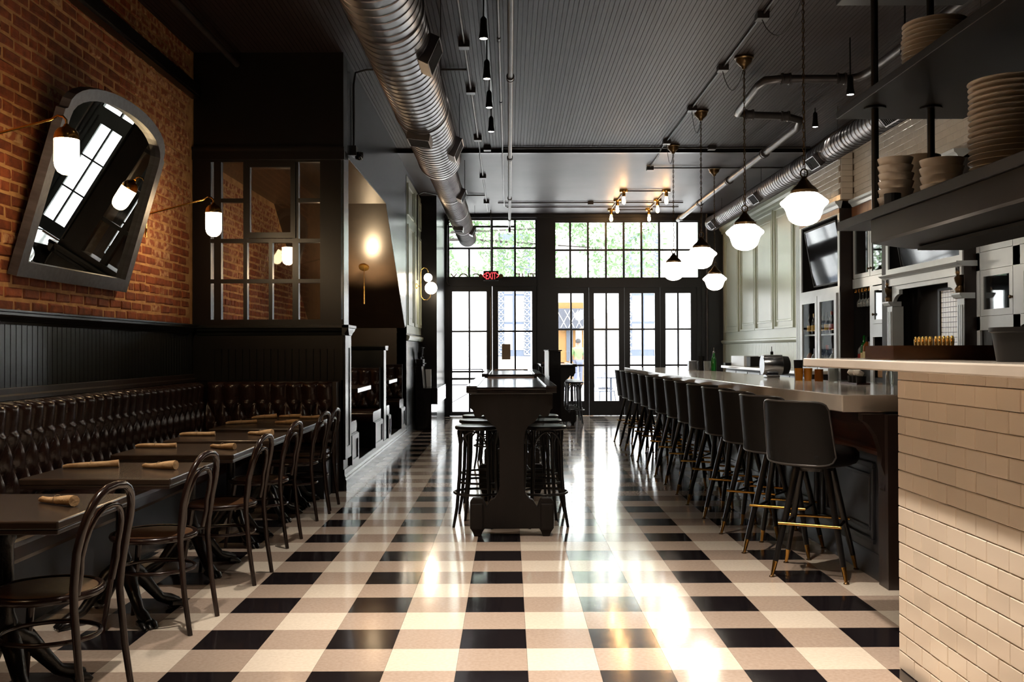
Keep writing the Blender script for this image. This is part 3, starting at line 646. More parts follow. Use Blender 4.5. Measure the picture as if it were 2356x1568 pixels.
def buttons(L, H, col_sp=0.075, row1=0.18, row_sp=0.17):
    b = MB(); r = 0
    while row1 + r * row_sp < H - 0.03:
        z = H - row1 - r * row_sp
        n = int(L / col_sp)
        for i in range(n + 1):
            u = i * col_sp
            if (i + r) % 2: continue
            if 0.02 < u < L - 0.02: b.lathe([(0.009, 0.0), (0.011, 0.006), (0.006, 0.012)], 6, (u, -0.028, z), 'y', Matrix.Rotation(PI, 3, 'X'))
        r += 1
    return b

# banquette along the brick wall (back faces +x) and its short return under the partition (faces -y)
bq = thing('banquette', 'long button-tufted brown leather banquette along the brick wall', 'banquette', (0, 0, 0), 0, 'banquettes')
L_ = 8.1
o = tuft(L_, 0.60).build('backrest', 'leather_brown', bq, smooth=60); o.location = (-2.955, 1.1, 0.46); o.rotation_euler = (0, 0, PI / 2)
o2 = buttons(L_, 0.60).build('button', 'leather_brown', bq, kind='stuff'); o2.location = (-2.955, 1.1, 0.46); o2.rotation_euler = (0, 0, PI / 2)
MB().box(-3.04, -2.955, 1.1, 9.25, 0.0, 1.055).build('back_frame', 'wood_dark', bq)
MB().box(-2.95, -2.36, 1.1, 9.24, 0.33, 0.448).build('seat', 'leather_brown', bq, bevel=0.03)
MB().box(-2.95, -2.40, 1.1, 9.24, 0.0, 0.329).build('front_panel', 'bar_paint', bq)
bq2 = thing('banquette', 'short button-tufted brown leather banquette under the partition window', 'banquette', (0, 0, 0), 0, 'banquettes')
o = tuft(1.185, 0.60).build('backrest', 'leather_brown', bq2, smooth=60); o.location = (-2.868, YP - 0.11, 0.46)
o2 = buttons(1.185, 0.60).build('button', 'leather_brown', bq2, kind='stuff'); o2.location = (-2.868, YP - 0.11, 0.46)
MB().box(-2.868, -1.64, YP - 0.109, YP - 0.013, 0.0, 1.055).box(-1.68, -1.64, YP - 0.15, YP - 0.109, 0.0, 1.055).build('back_frame', 'wood_dark', bq2)
MB().box(-2.34, -1.685, 8.80, YP - 0.115, 0.33, 0.448).build('seat', 'leather_brown', bq2, bevel=0.03)
MB().box(-2.34, -1.69, 8.84, YP - 0.115, 0.0, 0.329).build('front_panel', 'bar_paint', bq2)

# ------------------------------------------------------------------ dining tables with claw-foot iron bases
TAB = [(2.35, 3.03), (3.47, 4.13), (4.61, 5.28), (5.67, 6.33), (6.53, 7.20), (7.52, 8.195), (8.21, 8.97)]
TX0, TX1 = -2.335, -1.612
WORD = ['nearest', 'second', 'third', 'fourth', 'fifth', 'sixth', 'farthest']
def make_table(lab):
    t = thing('dining_table', lab, 'table', (0, 0, 0), 0, 'dining tables along the banquette')
    w2, l2 = (TX1 - TX0) / 2, 0.335
    MB().box(-w2, w2, -l2, l2, 0.718, 0.75).build('tabletop', 'table_wood', t, bevel=0.006)
    b = MB().box(-w2 + 0.004, w2 - 0.004, -l2 + 0.004, l2 - 0.004, 0.70, 0.7175); b.build('edge_band', 'wood_dark', t, bevel=0.004)
    MB().box(-0.16, 0.16, -0.16, 0.16, 0.688, 0.6995).build('top_plate', 'iron_black', t)
    MB().lathe([(0.05, 0.20), (0.055, 0.22), (0.035, 0.25), (0.045, 0.30), (0.032, 0.34), (0.03, 0.60), (0.04, 0.63), (0.03, 0.66), (0.06, 0.688)], 14).build('column', 'iron_black', t, smooth=50)
    for k in range(4):
        a = PI / 4 + k * PI / 2; d = Vector((math.cos(a), math.sin(a), 0)); P = lambda r, z: tuple(d * r + Vector((0, 0, z)))
        b = MB().tube([P(0.02, 0.26), P(0.08, 0.22), P(0.15, 0.13), P(0.20, 0.07), P(0.25, 0.05), P(0.30, 0.03)], [0.042, 0.04, 0.03, 0.026, 0.03, 0.022], 8)
        for s in (-1, 0, 1):
            e = d * 0.30 + Vector((-d.y, d.x, 0)) * 0.028 * s
            b.tube([tuple(e - d * 0.05 + Vector((0, 0, 0.03))), tuple(e + Vector((0, 0, 0.024))), tuple(e + d * 0.025 + Vector((0, 0, 0.008)))], [0.016, 0.016, 0.008], 6)
        b.build('claw_foot', 'iron_black', t, smooth=60)
    return t
tp = None
for i, (a, c) in enumerate(TAB):
    lab = 'dark wood dining table, %s of the row beside the banquette' % WORD[i]
    loc = ((TX0 + TX1) / 2, (a + c) / 2, 0)
    if tp is None: tp = make_table(lab); tp.location = loc
    else: copy_tree(tp, loc, 0, lab)

# ------------------------------------------------------------------ bentwood chairs (backrest on local +x)
def arcpts(P0, P1, top, n=12, bow=0.0):
    """hoop from P0 up over `top` height and down to P1 (mirror in y)"""
    pts = []
    for k in range(n + 1):
        a = PI * k / n
        pts.append(((P0[0] + P1[0]) / 2 + bow * math.sin(a), P0[1] * math.cos(a), P0[2] + (top - P0[2]) * math.sin(a) ** 0.85))
    return pts
def make_chair(lab):
    t = thing('bentwood_chair', lab, 'chair', (0, 0, 0), 0, 'bentwood chairs at the dining tables')
    MB().lathe([(0.0, 0.447), (0.185, 0.447), (0.187, 0.455), (0.17, 0.458), (0.0, 0.452)], 28, cap=False).build('seat', 'cane_seat', t, smooth=40)
    b = MB(); b.tube([(0.195 * math.cos(a * PI / 16), 0.195 * math.sin(a * PI / 16), 0.447) for a in range(32)], 0.016, 8, closed=True); b.build('seat_rim', 'chair_wood', t, smooth=60)
    leg = [(0.255, 0.17, 0.0), (0.225, 0.168, 0.2), (0.205, 0.165, 0.42), (0.208, 0.172, 0.50), (0.225, 0.182, 0.63)]
    hoop = []
    for k in range(1, 12):
        a = PI * k / 12; hoop.append((0.225 + 0.05 * math.sin(a) ** 0.8, 0.182 * math.copysign(abs(math.cos(a)) ** 0.75, math.cos(a)), 0.63 + 0.22 * math.sin(a) ** 0.8))
    pts = leg + hoop + [(x, -y, z) for (x, y, z) in reversed(leg)]
    n = len(pts); rs = [0.011 + 0.005 * min(1, 0.35 + min(i, n - 1 - i) / 4) for i in range(n)]
    MB().tube(pts, rs, 8).build('back_frame', 'chair_wood', t, smooth=70)
    ih = [(0.195, 0.125, 0.465), (0.212, 0.13, 0.55)]
    for k in range(0, 13):
        a = PI * k / 12; ih.append((0.214 + 0.04 * math.sin(a) ** 0.8, 0.132 * math.copysign(abs(math.cos(a)) ** 0.8, math.cos(a)), 0.60 + 0.175 * math.sin(a) ** 0.8))
    ih += [(0.212, -0.13, 0.55), (0.195, -0.125, 0.465)]
    MB().tube(ih, 0.0115, 8).build('inner_hoop', 'chair_wood', t, smooth=70)
    for s in (-1, 1):
        MB().tube([(-0.185, 0.155 * s, 0.0), (-0.155, 0.135 * s, 0.25), (-0.13, 0.12 * s, 0.445)], [0.011, 0.015, 0.017], 8).build('leg', 'chair_wood', t, smooth=70)
    MB().tube([(0.182 * math.cos(a * PI / 14) + 0.015, 0.165 * math.sin(a * PI / 14), 0.285) for a in range(28)], 0.0095, 7, closed=True).build('stretcher', 'chair_wood', t, smooth=70)
    return t
CH = [(2.62, -0.08), (3.70, -0.10), (4.82, -0.08), (5.785, -0.05), (6.83, -0.07), (7.90, -0.10), (8.375, -0.04)]
cp = None
CW = ['nearest', 'second', 'third', 'fourth', 'fifth', 'sixth', 'farthest']
for i, (y, rz) in enumerate(CH):
    lab = 'dark bentwood chair, %s in the row facing the banquette' % CW[i]
    loc = (-1.765 + (0.045 if i == 3 else 0), y, 0)
    if cp is None: cp = make_chair(lab); cp.location = loc; cp.rotation_euler.z = rz
    else: copy_tree(cp, loc, rz, lab)

# ------------------------------------------------------------------ rolled napkins
def napkin(label, x, y, ang, ln, taper, g='rolled napkins on the dining tables'):
    b = MB(); n = 14; rr = random.Random(int(x * 999 + y * 77))
    pts, rs = [], []
    for i in range(n):
        f = i / (n - 1); r = 0.0125 + taper * 0.0095 * (1 - f) ** 1.5 + 0.0010 * math.sin(f * 7 + x * 7) - (0.003 if i == n - 1 else 0); pts.append((ln * (f - 0.5), 0.006 * math.sin(f * 5 + y), r)); rs.append(r)
    b.tube(pts, rs, 10)
    o = b.build('rolled_napkin', 'napkin', None, smooth=60); o.location = (x, y, 0.7515); o.rotation_euler = (0, 0, ang); tag(o, label, 'napkin', g)
    MB().tube([(0, 0.019 * math.cos(a * PI / 6), 0.019 + 0.019 * math.sin(a * PI / 6)) for a in range(12)], 0.0012, 5, closed=True).build('string', 'paper_kraft', o)
NP = [('tan rolled napkin on the second dining table', -1.79, 3.84, 2.55, 0.22, 1.0),
      ('long tan rolled napkin on the banquette side of the third dining table', -2.17, 5.03, 3.35, 0.27, 0.8),
      ('twisted tan rolled napkin on the aisle side of the third dining table', -1.80, 4.98, 2.75, 0.21, 1.2),
      ('straight tan rolled napkin on the banquette side of the fourth dining table', -2.21, 6.06, 3.1, 0.26, 0.4),
      ('short tan rolled napkin on the aisle side of the fourth dining table', -1.77, 5.98, 2.6, 0.21, 0.8),
      ('straight tan rolled napkin on the banquette side of the fifth dining table', -2.22, 6.90, 3.2, 0.25, 0.4),
      ('knotted tan rolled napkin on the aisle side of the fifth dining table', -1.78, 6.93, 2.7, 0.22, 1.2),
      ('slender tan rolled napkin on the banquette side of the sixth dining table', -2.22, 8.02, 3.75, 0.26, 0.3),
      ('tan rolled napkin on the aisle side of the sixth dining table', -1.83, 7.98, 2.8, 0.22, 0.9),
      ('fanned tan rolled napkin on the banquette side of the farthest table', -2.18, 8.62, 3.6, 0.22, 1.0),
      ('tan rolled napkin lying crosswise on the farthest table', -1.97, 8.72, 3.0, 0.2, 0.6),
      ('slim tan rolled napkin on the aisle edge of the farthest table', -1.75, 8.58, 3.14, 0.2, 0.4)]
for q in NP: napkin(*q)

# ------------------------------------------------------------------ booths in the alcove
def booth_bench(label, y0, y1, face, x0=-2.95, x1=XP - 0.005):
    """face=-1: sitter looks towards -y (back at y1); +1: back at y0"""
    t = thing('booth_bench', label, 'bench', (0, 0, 0), 0, 'booth benches under the stair')
    sb, st = 0.196, 0.625
    ys0, ys1 = (y0, y1 - 0.16) if face < 0 else (y0 + 0.16, y1)
    nose = ys0 if face < 0 else ys1; back = ys1 if face < 0 else ys0
    b = MB(); s = 1 if face > 0 else -1
    prof = [(back, st - 0.12), (nose - s * 0.02, st - 0.12), (nose, st - 0.10), (nose + s * 0.012, st - 0.06), (nose, st - 0.02), (nose - s * 0.03, st), (back, st)]
    b.prism(prof, 'x', x0, x1 - 0.004); b.build('seat', 'leather_brown', t, smooth=40)
    MB().box(x0, x1 - 0.03, min(back, nose - s * 0.05), max(back, nose - s * 0.05), sb, st - 0.121).build('base', 'black_paint', t)
    b = MB(); ya, yb = sorted((back, nose - s * 0.02)); w_ = 0.05
    b.box(x1 - 0.03, x1 + 0.012, ya, yb, sb, st - 0.122); xframe(b, x1 + 0.012, 0.012, ya, yb, sb, st - 0.13, w_)
    b.build('end_panel', 'green_black', t)
    yb0, yb1 = (y1 - 0.16, y1) if face < 0 else (y0, y0 + 0.16)
    MB().box(x0, x1 - 0.03, yb0 + (0.07 if face < 0 else 0), yb1 - (0.07 if face > 0 else 0), sb, 1.14).build('back_frame', 'black_paint', t)
    o = tuft(x1 - 0.03 - x0, 0.50, nv=30).build('backrest', 'leather_brown', t, smooth=60)
    if face < 0: o.location = (x0, yb0 + 0.07, 0.63)
    else: o.location = (x1 - 0.03, yb1 - 0.07, 0.63); o.rotation_euler = (0, 0, PI)
    return t
booth_bench('leather booth bench behind the partition, facing the street', 9.61, 10.22, 1)
booth_bench('tufted leather booth bench before the low divider, facing the room', 11.46, 12.32, -1)
booth_bench('leather booth bench behind the low divider, facing the street', 12.565, 13.0, 1)
booth_bench('tufted leather booth bench at the alcove end wall', 14.22, 14.91, -1)
dv = thing('booth_divider', 'dark booth divider with a moulded cap between the two booths', 'divider', (0, 0, 0))
MB().box(-3.0, XP + 0.006, 12.335, 12.555, 0.196, 1.365).build('panel', 'green_black', dv)
b = MB(); b.prism([(12.33, 1.355), (12.31, 1.375), (12.30, 1.39), (12.29, 1.40), (12.29, 1.412), (12.60, 1.412), (12.60, 1.40), (12.59, 1.39), (12.575, 1.375), (12.56, 1.355)], 'x', -3.0, XP + 0.03); b.build('cap', 'green_black', dv)
for i, (a, c, w_) in enumerate(((10.38, 11.36, 'first'), (13.10, 14.02, 'second'))):
    t = thing('booth_table', 'dark booth table with a pale metal edge in the %s booth from the partition' % w_, 'table', (0, 0, 0), 0, 'booth tables')
    MB().box(-2.95, XP - 0.03, a, c, 0.90, 0.948).build('tabletop', 'table_wood', t, bevel=0.008)
    MB().box(XP - 0.03, XP - 0.02, a, c, 0.902, 0.946).build('edge_band', 'steel', t)
    MB().lathe([(0.2, 0.196), (0.2, 0.21), (0.04, 0.24), (0.035, 0.88), (0.12, 0.899)], 16, (-2.35, (a + c) / 2, 0)).build('pedestal', 'iron_black', t, smooth=40)
# ------------------------------------------------------------------ bar
bb = thing('bar_cabinet', 'dark panelled front of the long bar below the stone top', 'bar', (0, 0, 0))
BX = 2.165
MB().box(BX, 2.62, 5.50, 14.1, 0.0, 0.985).build('carcass', 'bar_paint', bb)
b = MB(); b.prism([(BX, 0), (BX - 0.012, 0), (BX - 0.012, 0.09), (BX - 0.008, 0.10), (BX - 0.008, 0.13), (BX - 0.004, 0.15), (BX, 0.15)], 'y', 5.50, 14.1); b.build('baseboard', 'bar_paint', bb, smooth=25)
b = MB(); b.prism([(BX, 0.73), (BX - 0.018, 0.735), (BX - 0.03, 0.76), (BX - 0.03, 0.775), (BX, 0.785)], 'y', 5.50, 14.1); b.build('ledge_rail', 'bar_wood', bb, smooth=25)
MB().box(BX - 0.006, BX, 5.50, 14.1, 0.785, 0.984).build('upper_panel', 'bar_wood', bb)
MB().box(BX - 0.012, BX - 0.006, 5.50, 14.1, 0.885, 0.895).build('bead', 'bar_wood', bb)
n = 8
for i in range(n):
    a = 5.72 + i * 1.04; c = a + 0.94
    b = MB(); xframe(b, BX - 0.02, 0.02, a, c, 0.20, 0.68, 0.03); xframe(b, BX - 0.012, 0.012, a + 0.07, c - 0.07, 0.27, 0.61, 0.02); b.build('front_panel', 'bar_paint', bb, bevel=0.004)
MB().box(BX - 0.035, BX + 0.1, 5.44, 5.58, 0, 0.985).build('corner_post', 'wood_dark', bb)
for y in (5.52,):
    b = MB(); b.prism([(BX, 0.50), (BX, 0.985), (BX - 0.16, 0.985), (BX - 0.16, 0.95), (BX - 0.13, 0.93), (BX - 0.08, 0.86), (BX - 0.05, 0.76), (BX - 0.055, 0.70), (BX - 0.03, 0.62), (BX - 0.04, 0.56), (BX - 0.02, 0.51)], 'y', y - 0.035, y + 0.035); b.build('corbel', 'wood_dark', bb, smooth=30)
b = MB(); b.prism([(1.93, 5.60), (1.81, 7.03), (1.735, 9.4), (1.693, 11.79), (1.700, 14.25), (2.52, 14.25), (2.545, 11.698), (2.618, 9.483), (2.78, 6.95), (2.88, 5.60)], 'z', 0.99, 1.09)
tag(b.build('bar_countertop', 'quartz', None, bevel=0.006), 'thick pale quartz top of the long bar', 'countertop')

# upholstered swivel bar stools
def make_stool(lab):
    t = thing('bar_stool', lab, 'bar stool', (0, 0, 0), 0, 'black swivel stools along the bar')
    # local: back towards -x, seat centre at origin, base square rotated by the copy
    def seatpt(u, v): return 0
    b = MB(); pr_ = [(0.0, 0.655), (0.17, 0.655), (0.205, 0.67), (0.222, 0.70), (0.222, 0.735), (0.205, 0.76), (0.16, 0.772), (0.0, 0.776)]
    n = 28; vs_, fs_ = [], []
    for (r, z) in pr_:
        for k in range(n):
            a = 2 * PI * k / n; ca, sa = math.cos(a), math.sin(a); q = (abs(ca) ** 4 + abs(sa) ** 4) ** -0.25; vs_.append((r * ca * q, r * sa * q, z))
    fs_ = [(i * n + k, i * n + (k + 1) % n, (i + 1) * n + (k + 1) % n, (i + 1) * n + k) for i in range(len(pr_) - 1) for k in range(n)]
    b.add(vs_, fs_); b.build('seat', 'leather_black', t, smooth=60)
    # wrapped backrest: curved slab, wider at the bottom, rounded corners
    b = MB(); nu, nv = 28, 14
    def shell(off):
        def fn(a, c):
            s = 2 * a - 1; z = 0.675 + 0.375 * c
            rc = 0.06; hw = 0.245 - 0.015 * c
            # round the corners
            dz = 0.0
            e = abs(s)
            zz = (c - 0.5) * 2
            lim = 1.0
            lim = (1 - (0.985 * e) ** 7) ** (1 / 7)
            zz *= lim; z = 0.675 + 0.375 * (zz + 1) / 2
            ang = s * 0.85; x = -0.235 + (1 - math.cos(ang)) * 0.30 - 0.045 * c + off * math.cos(ang); y = hw * math.sin(ang) / math.sin(0.85) + off * math.sin(ang) * -1
            return (x, y, z)
        return fn
    b.grid(nu, nv, shell(0.0)); b.grid(nu, nv, shell(0.05))
    o0 = 0; o1 = (nu + 1) * (nv + 1); ring = [i for i in range(nu + 1)] + [(j) * (nu + 1) + nu for j in range(1, nv + 1)] + [nv * (nu + 1) + i for i in range(nu - 1, -1, -1)] + [j * (nu + 1) for j in range(nv - 1, 0, -1)]
    m_ = len(ring)
    b.f += [(ring[i], ring[(i + 1) % m_], ring[(i + 1) % m_] + o1, ring[i] + o1) for i in range(m_)]; b.mi += [0] * m_
    b.build('backrest', 'leather_black', t, smooth=50)
    rp = [b.v[i] for i in ring]
    MB().tube(rp, 0.0055, 6, closed=True).build('piping', 'piping_grey', t, smooth=60)
    MB().lathe([(0.11, 0.625), (0.12, 0.645), (0.12, 0.6545)], 16).build('swivel_plate', 'stool_black', t, smooth=40)
    return t
def stool_base(t, ang):
    cs, sn = math.cos(ang), math.sin(ang)
    rot = lambda x, y, z: (cs * x - sn * y, sn * x + cs * y, z)
    for (sx, sy) in ((-1, -1), (1, -1), (1, 1), (-1, 1)):
        top = rot(0.085 * sx, 0.085 * sy, 0.656); bot = rot(0.212 * sx, 0.212 * sy, 0.0)
        lerp = lambda f: tuple(bot[i] + (top[i] - bot[i]) * f for i in range(3))
        l = MB().tube([lerp(0.14), top], [0.016, 0.0225], 8).build('leg', 'stool_black', t, smooth=60)
        MB().tube([lerp(0.014), lerp(0.14)], [0.010, 0.0157], 8).build('ferrule', 'brass', l, smooth=60)
        MB().lathe([(0.017, 0), (0.017, 0.005), (0.008, 0.012)], 10, bot).build('glide', 'bronze', l)
    f = 0.31 / 0.656; q = 0.212 + (0.085 - 0.212) * f
    for s in (-1, 1):
        MB().tube([rot(-q - 0.03, s * q + s * 0.018, 0.315), rot(q + 0.03, s * q + s * 0.018, 0.315)], 0.009, 8).build('foot_rod', 'brass', t, smooth=60)
        MB().tube([rot(s * q, -q, 0.30), rot(s * q, q, 0.30)], 0.009, 8).build('cross_rod', 'stool_black', t, smooth=60)
ROT = [37, 26, 22, 24, 34, 20, 18, 34, 18, 16, 14, 12, 10, 4]
sp_ = None
NW = ['nearest'] + ORD[1:13] + ['farthest']
seat_parts = None
for i in range(14):
    lab = 'black swivel bar stool with brass rods, %s from the near end of the bar' % NW[i] if 0 < i < 13 else 'black swivel bar stool with brass rods, %s of the bar row' % NW[i]
    loc = (1.85, 5.87 + 0.652 * i, 0)
    if sp_ is None:
        sp_ = make_stool(lab); o = sp_; proto_children = list(sp_.children)
    else:
        o = sp_.copy(); col.objects.link(o); o['label'] = lab
        for ch in proto_children: c_ = ch.copy(); col.objects.link(c_); c_.parent = o
    o.location = loc
    o.rotation_euler = (0, 0, math.radians(ROT[i]))
proto_bases = {}
stools = sorted([o for o in col.objects if o.name.startswith('bar_stool')], key=lambda o: o.location.y)
for o in stools:
    # leg frame keeps its own heading under the swivel seat
    stool_base_ang = math.radians(-33.7 + R.uniform(-4, 4)) - o.rotation_euler.z
    key = round(math.degrees(stool_base_ang) / 8) * 8
    if key not in proto_bases:
        before = set(o.children); stool_base(o, math.radians(key)); proto_bases[key] = [c_ for c_ in o.children if c_ not in before]
    else:
        for ch in proto_bases[key]: copy_tree(ch, parent=o)

# ------------------------------------------------------------------ high tables in the middle
def make_high(lab, L):
    t = thing('high_table', lab, 'table', (0, 0, 0), 0, 'trestle high tables')
    MB().box(-0.328, 0.328, 0.02, L, 1.068, 1.086).box(-0.30, 0.30, 0.03, L - .01, 1.035, 1.068).build('tabletop', 'trestle_top', t, bevel=0.004)
    b = MB().box(-0.328, -0.25, 0.0, L + 0.02, 1.086, 1.096).box(0.25, 0.328, 0.0, L + 0.02, 1.086, 1.096).box(-0.328, -0.25, 0.0, 0.02, 1.045, 1.086).box(0.25, 0.328, 0.0, 0.02, 1.045, 1.086); b.build('tray_edge', 'trestle_top', t, bevel=0.003)
    MB().box(-0.22, 0.22, L - 0.06, L - 0.02, 1.087, 1.10).build('end_lip', 'oak_trim', t)
    half = [(0.0, 1.035), (0.30, 1.035), (0.30, 0.93), (0.285, 0.92), (0.27, 0.875), (0.235, 0.865), (0.205, 0.885), (0.19, 0.86), (0.165, 0.83), (0.12, 0.80), (0.10, 0.76), (0.09, 0.70),
            (0.09, 0.36), (0.10, 0.31), (0.125, 0.275), (0.155, 0.262), (0.17, 0.235), (0.185, 0.21), (0.20, 0.25), (0.215, 0.275), (0.285, 0.275), (0.305, 0.25), (0.305, 0.06), (0.285, 0.03), (0.275, 0.0), (0.225, 0.0), (0.215, 0.03), (0.20, 0.055), (0.0, 0.055)]
    poly = half + [(-x, z) for (x, z) in reversed(half[1:-1])]
    for y in (0.05, L - 0.13): MB().prism(poly, 'y', y, y + 0.08).build('trestle_end', 'trestle_wood', t, bevel=0.004)
    for s in (-1, 1):
        for y in (0.035, L - 0.145):
            MB().box(s * 0.255 - 0.045, s * 0.255 + 0.045, y, y + 0.11, 0.05, 0.24).build('foot_block', 'trestle_wood', t, bevel=0.008)
    MB().box(-0.03, 0.03, 0.131, L - 0.131, 0.25, 0.33).build('stretcher', 'trestle_wood', t)
    return t
h1 = make_high('dark wooden trestle high table nearest the camera in the aisle', 2.28); h1.location = (0.018, 7.0, 0)
h2 = copy_tree(h1, (0.03, 10.62, 0), 0, 'dark wooden trestle high table behind the nearest one in the aisle')
h3 = copy_tree(h1, (0.90, 17.42, 0), 0, 'dark wooden trestle high table by the folding street doors')
def make_bstool(lab):
    t = thing('bentwood_stool', lab, 'stool', (0, 0, 0), 0, 'black bentwood high stools')
    MB().lathe([(0.0, 0.742), (0.172, 0.742), (0.18, 0.75), (0.18, 0.765), (0.17, 0.772), (0.14, 0.768), (0.0, 0.766)], 26, cap=False).build('seat', 'stool_black', t, smooth=40)
    for k in range(4):
        a = PI / 4 + k * PI / 2; d = (math.cos(a), math.sin(a))
        l = MB().tube([(d[0] * 0.215, d[1] * 0.215, 0), (d[0] * 0.185, d[1] * 0.185, 0.15), (d[0] * 0.162, d[1] * 0.162, 0.4), (d[0] * 0.15, d[1] * 0.15, 0.742)], [0.011, 0.014, 0.015, 0.015], 8).build('leg', 'stool_black', t, smooth=70)
        e = (math.cos(a + PI / 2), math.sin(a + PI / 2))
        pts = []
        for q in range(9):
            f = q / 8; aa = a + f * PI / 2; rr = 0.155
            pts.append((rr * math.cos(aa) , rr * math.sin(aa), 0.60 + 0.135 * math.sin(PI * f) ** 0.6))
        MB().tube(pts, 0.008, 6).build('arch_brace', 'stool_black', t, smooth=70)
    MB().tube([(0.185 * math.cos(a * PI / 14), 0.185 * math.sin(a * PI / 14), 0.255) for a in range(28)], 0.010, 7, closed=True).build('foot_ring', 'stool_black', t, smooth=70)
    return t
bs = None
def place_bs(x, y, rz, lab):
    global bs
    if bs is None: bs = make_bstool(lab); bs.location = (x, y, 0); bs.rotation_euler.z = rz
    else: copy_tree(bs, (x, y, 0), rz, lab)
for s, side in ((-1, 'left'), (1, 'right')):
    for i, y in enumerate((7.52, 8.15, 8.72)):
        place_bs(0.018 + s * 0.245 - (0.015 if s < 0 else 0), y, 0.25 * s + 0.1 * i, 'black bentwood stool %s of the nearest high table, %s from the camera' % (side, ORD[i]))
    for i, y in enumerate((11.2, 11.85, 12.45)):
        place_bs(0.03 + s * 0.25, y, 0.2 * s + 0.15 * i, 'black bentwood stool %s of the second high table, %s from the camera' % (side, ORD[i]))
for i, y in enumerate((17.72, 18.2, 18.65, 19.1)):
    place_bs(1.19, y, 0.1 * i, 'black bentwood stool beside the far high table, %s from the camera' % ORD[i])

# podium beside the far high table
pd = thing('podium', 'tall dark podium, lit side painted pale, next to the far high table', 'podium', (0.70, 16.75, 0), 0.14)
MB().box(0.0, 0.20, 0.0, 0.42, 0, 1.33).build('cabinet', 'host_wood', pd); MB().box(-0.02, 0.22, -0.02, 0.44, 1.331, 1.352).build('top', 'host_wood', pd, bevel=0.004); MB().box(-0.012, -0.001, 0.01, 0.41, 0.9, 1.33).build('painted_lit_side', 'white_plastic', pd)  # white board paints window light onto the podium's dark left side

# ------------------------------------------------------------------ host stand
hs = thing('host_stand', 'dark host stand with a cantilevered desk against the stair wall', 'host stand', (0, 0, 0))
MB().box(-1.578, -1.31, 16.32, 17.55, 0.0, 0.70).build('pedestal', 'host_wood', hs, bevel=0.004)
MB().box(-1.578, -1.205, 16.31, 17.52, 0.44, 0.708).build('desk_box', 'host_wood', hs, bevel=0.004) if False else MB().box(-1.308, -1.205, 16.32, 18.4, 0.44, 0.70).build('desk_box', 'host_wood', hs, bevel=0.004)
MB().box(-1.578, -1.205, 16.31, 17.55, 0.701, 0.715).box(-1.308, -1.205, 17.55, 18.41, 0.701, 0.715).build('desk_top', 'host_wood', hs, bevel=0.004)
b = MB(); b.prism([(-1.578, 0.716), (-1.445, 0.716), (-1.475, 1.08), (-1.578, 1.08)], 'y', 16.33, 16.75); b.build('reader_box', 'host_wood', hs)
b = MB(); b.prism([(-1.44, 0.716), (-1.36, 0.716), (-1.36, 1.02), (-1.46, 1.02)], 'y', 16.9, 16.93); b.build('menu_holder', 'white_plastic', hs)
pt = thing('pos_terminal', 'point of sale screen and printer stacked on the host stand', 'terminal', (0, 0, 0))
MB().box(-1.574, -1.455, 16.36, 16.70, 1.081, 1.20).build('printer', 'plastic_black', pt, bevel=0.006); MB().box(-1.574, -1.43, 16.34, 16.72, 1.12, 1.135).build('paper_tray', 'plastic_black', pt)
b = MB(); b.prism([(-1.50, 1.24), (-1.47, 1.235), (-1.455, 1.40), (-1.485, 1.405)], 'y', 16.36, 16.72); b.build('screen', 'plastic_black', pt)
b = MB(); b.prism([(-1.469, 1.24), (-1.467, 1.24), (-1.453, 1.395), (-1.455, 1.395)], 'y', 16.38, 16.70); b.build('display', 'screen', pt)
MB().box(-1.55, -1.50, 16.48, 16.6, 1.2005, 1.32).build('screen_arm', 'plastic_black', pt)
# ------------------------------------------------------------------ spiral ducts
def duct_profile(y0, y1, r, pitch=0.127, bead=0.005):
    pr_ = []; y = y0
    while y < y1 - 0.03:
        pr_ += [(r, y), (r, y + pitch - 0.022), (r + bead, y + pitch - 0.016), (r + bead, y + pitch - 0.008), (r, y + pitch - 0.002)]; y += pitch
    pr_.append((r, y1)); return pr_
def register(parent, xc, zc, r, y, ang, L=0.34, W=0.2, mt='galvanized'):
    """box-mounted grille on a duct; ang measured from straight down towards +x"""
    m = Matrix.Rotation(-ang, 3, 'Y'); c = Vector((xc, y, zc)); b = MB()
    D = 0.05
    for (sx, sy, lx, ly) in ((-1, 0, 0.012, L), (1, 0, 0.012, L), (0, -1, W, 0.012), (0, 1, W, 0.012)):
        b.obox(c + m @ Vector((sx * W / 2, sy * L / 2, -r - D / 2 + 0.012)), (lx, ly, D + 0.04), m)
    g = b.build('register_box', mt, parent)
    b = MB(); b.obox(c + m @ Vector((0, 0, -r - D + 0.004)), (W - 0.012, L - 0.012, 0.004), m)
    for k in range(9): b.obox(c + m @ Vector((0, -L / 2 + L * (k + 0.5) / 9, -r - D - 0.001)), (W - 0.012, 0.008, 0.008), m)
    b.build('grille', 'niche_dark', g)
dl = thing('spiral_duct', 'large galvanized spiral duct stepping down towards the entrance', 'duct', (0, 0, 0), 0, 'spiral ducts')
DX, DZ = -0.802, 3.60
MB().lathe([(r, h_) for (r, h_) in duct_profile(2.0, 11.3, 0.245)], 40, (DX, 0, DZ), 'y', Matrix.Identity(3)).build('duct_run', 'galvanized', dl, smooth=35)
MB().lathe([(0.25, 11.28), (0.252, 11.34), (0.246, 11.36), (0.176, 11.44)], 40, (DX - 0.01, 0, DZ), 'y').build('reducer', 'galvanized', dl, smooth=35)
MB().lathe(duct_profile(11.40, 19.38, 0.176, 0.085, 0.006), 36, (DX - 0.026, 0, DZ), 'y').build('duct_run', 'galvanized', dl, smooth=35)
for y in (8.9, 6.3): MB().lathe([(0.247, y), (0.256, y + .01), (0.256, y + 0.07), (0.247, y + 0.08)], 40, (DX, 0, DZ), 'y').build('coupling', 'galvanized', dl, smooth=35)
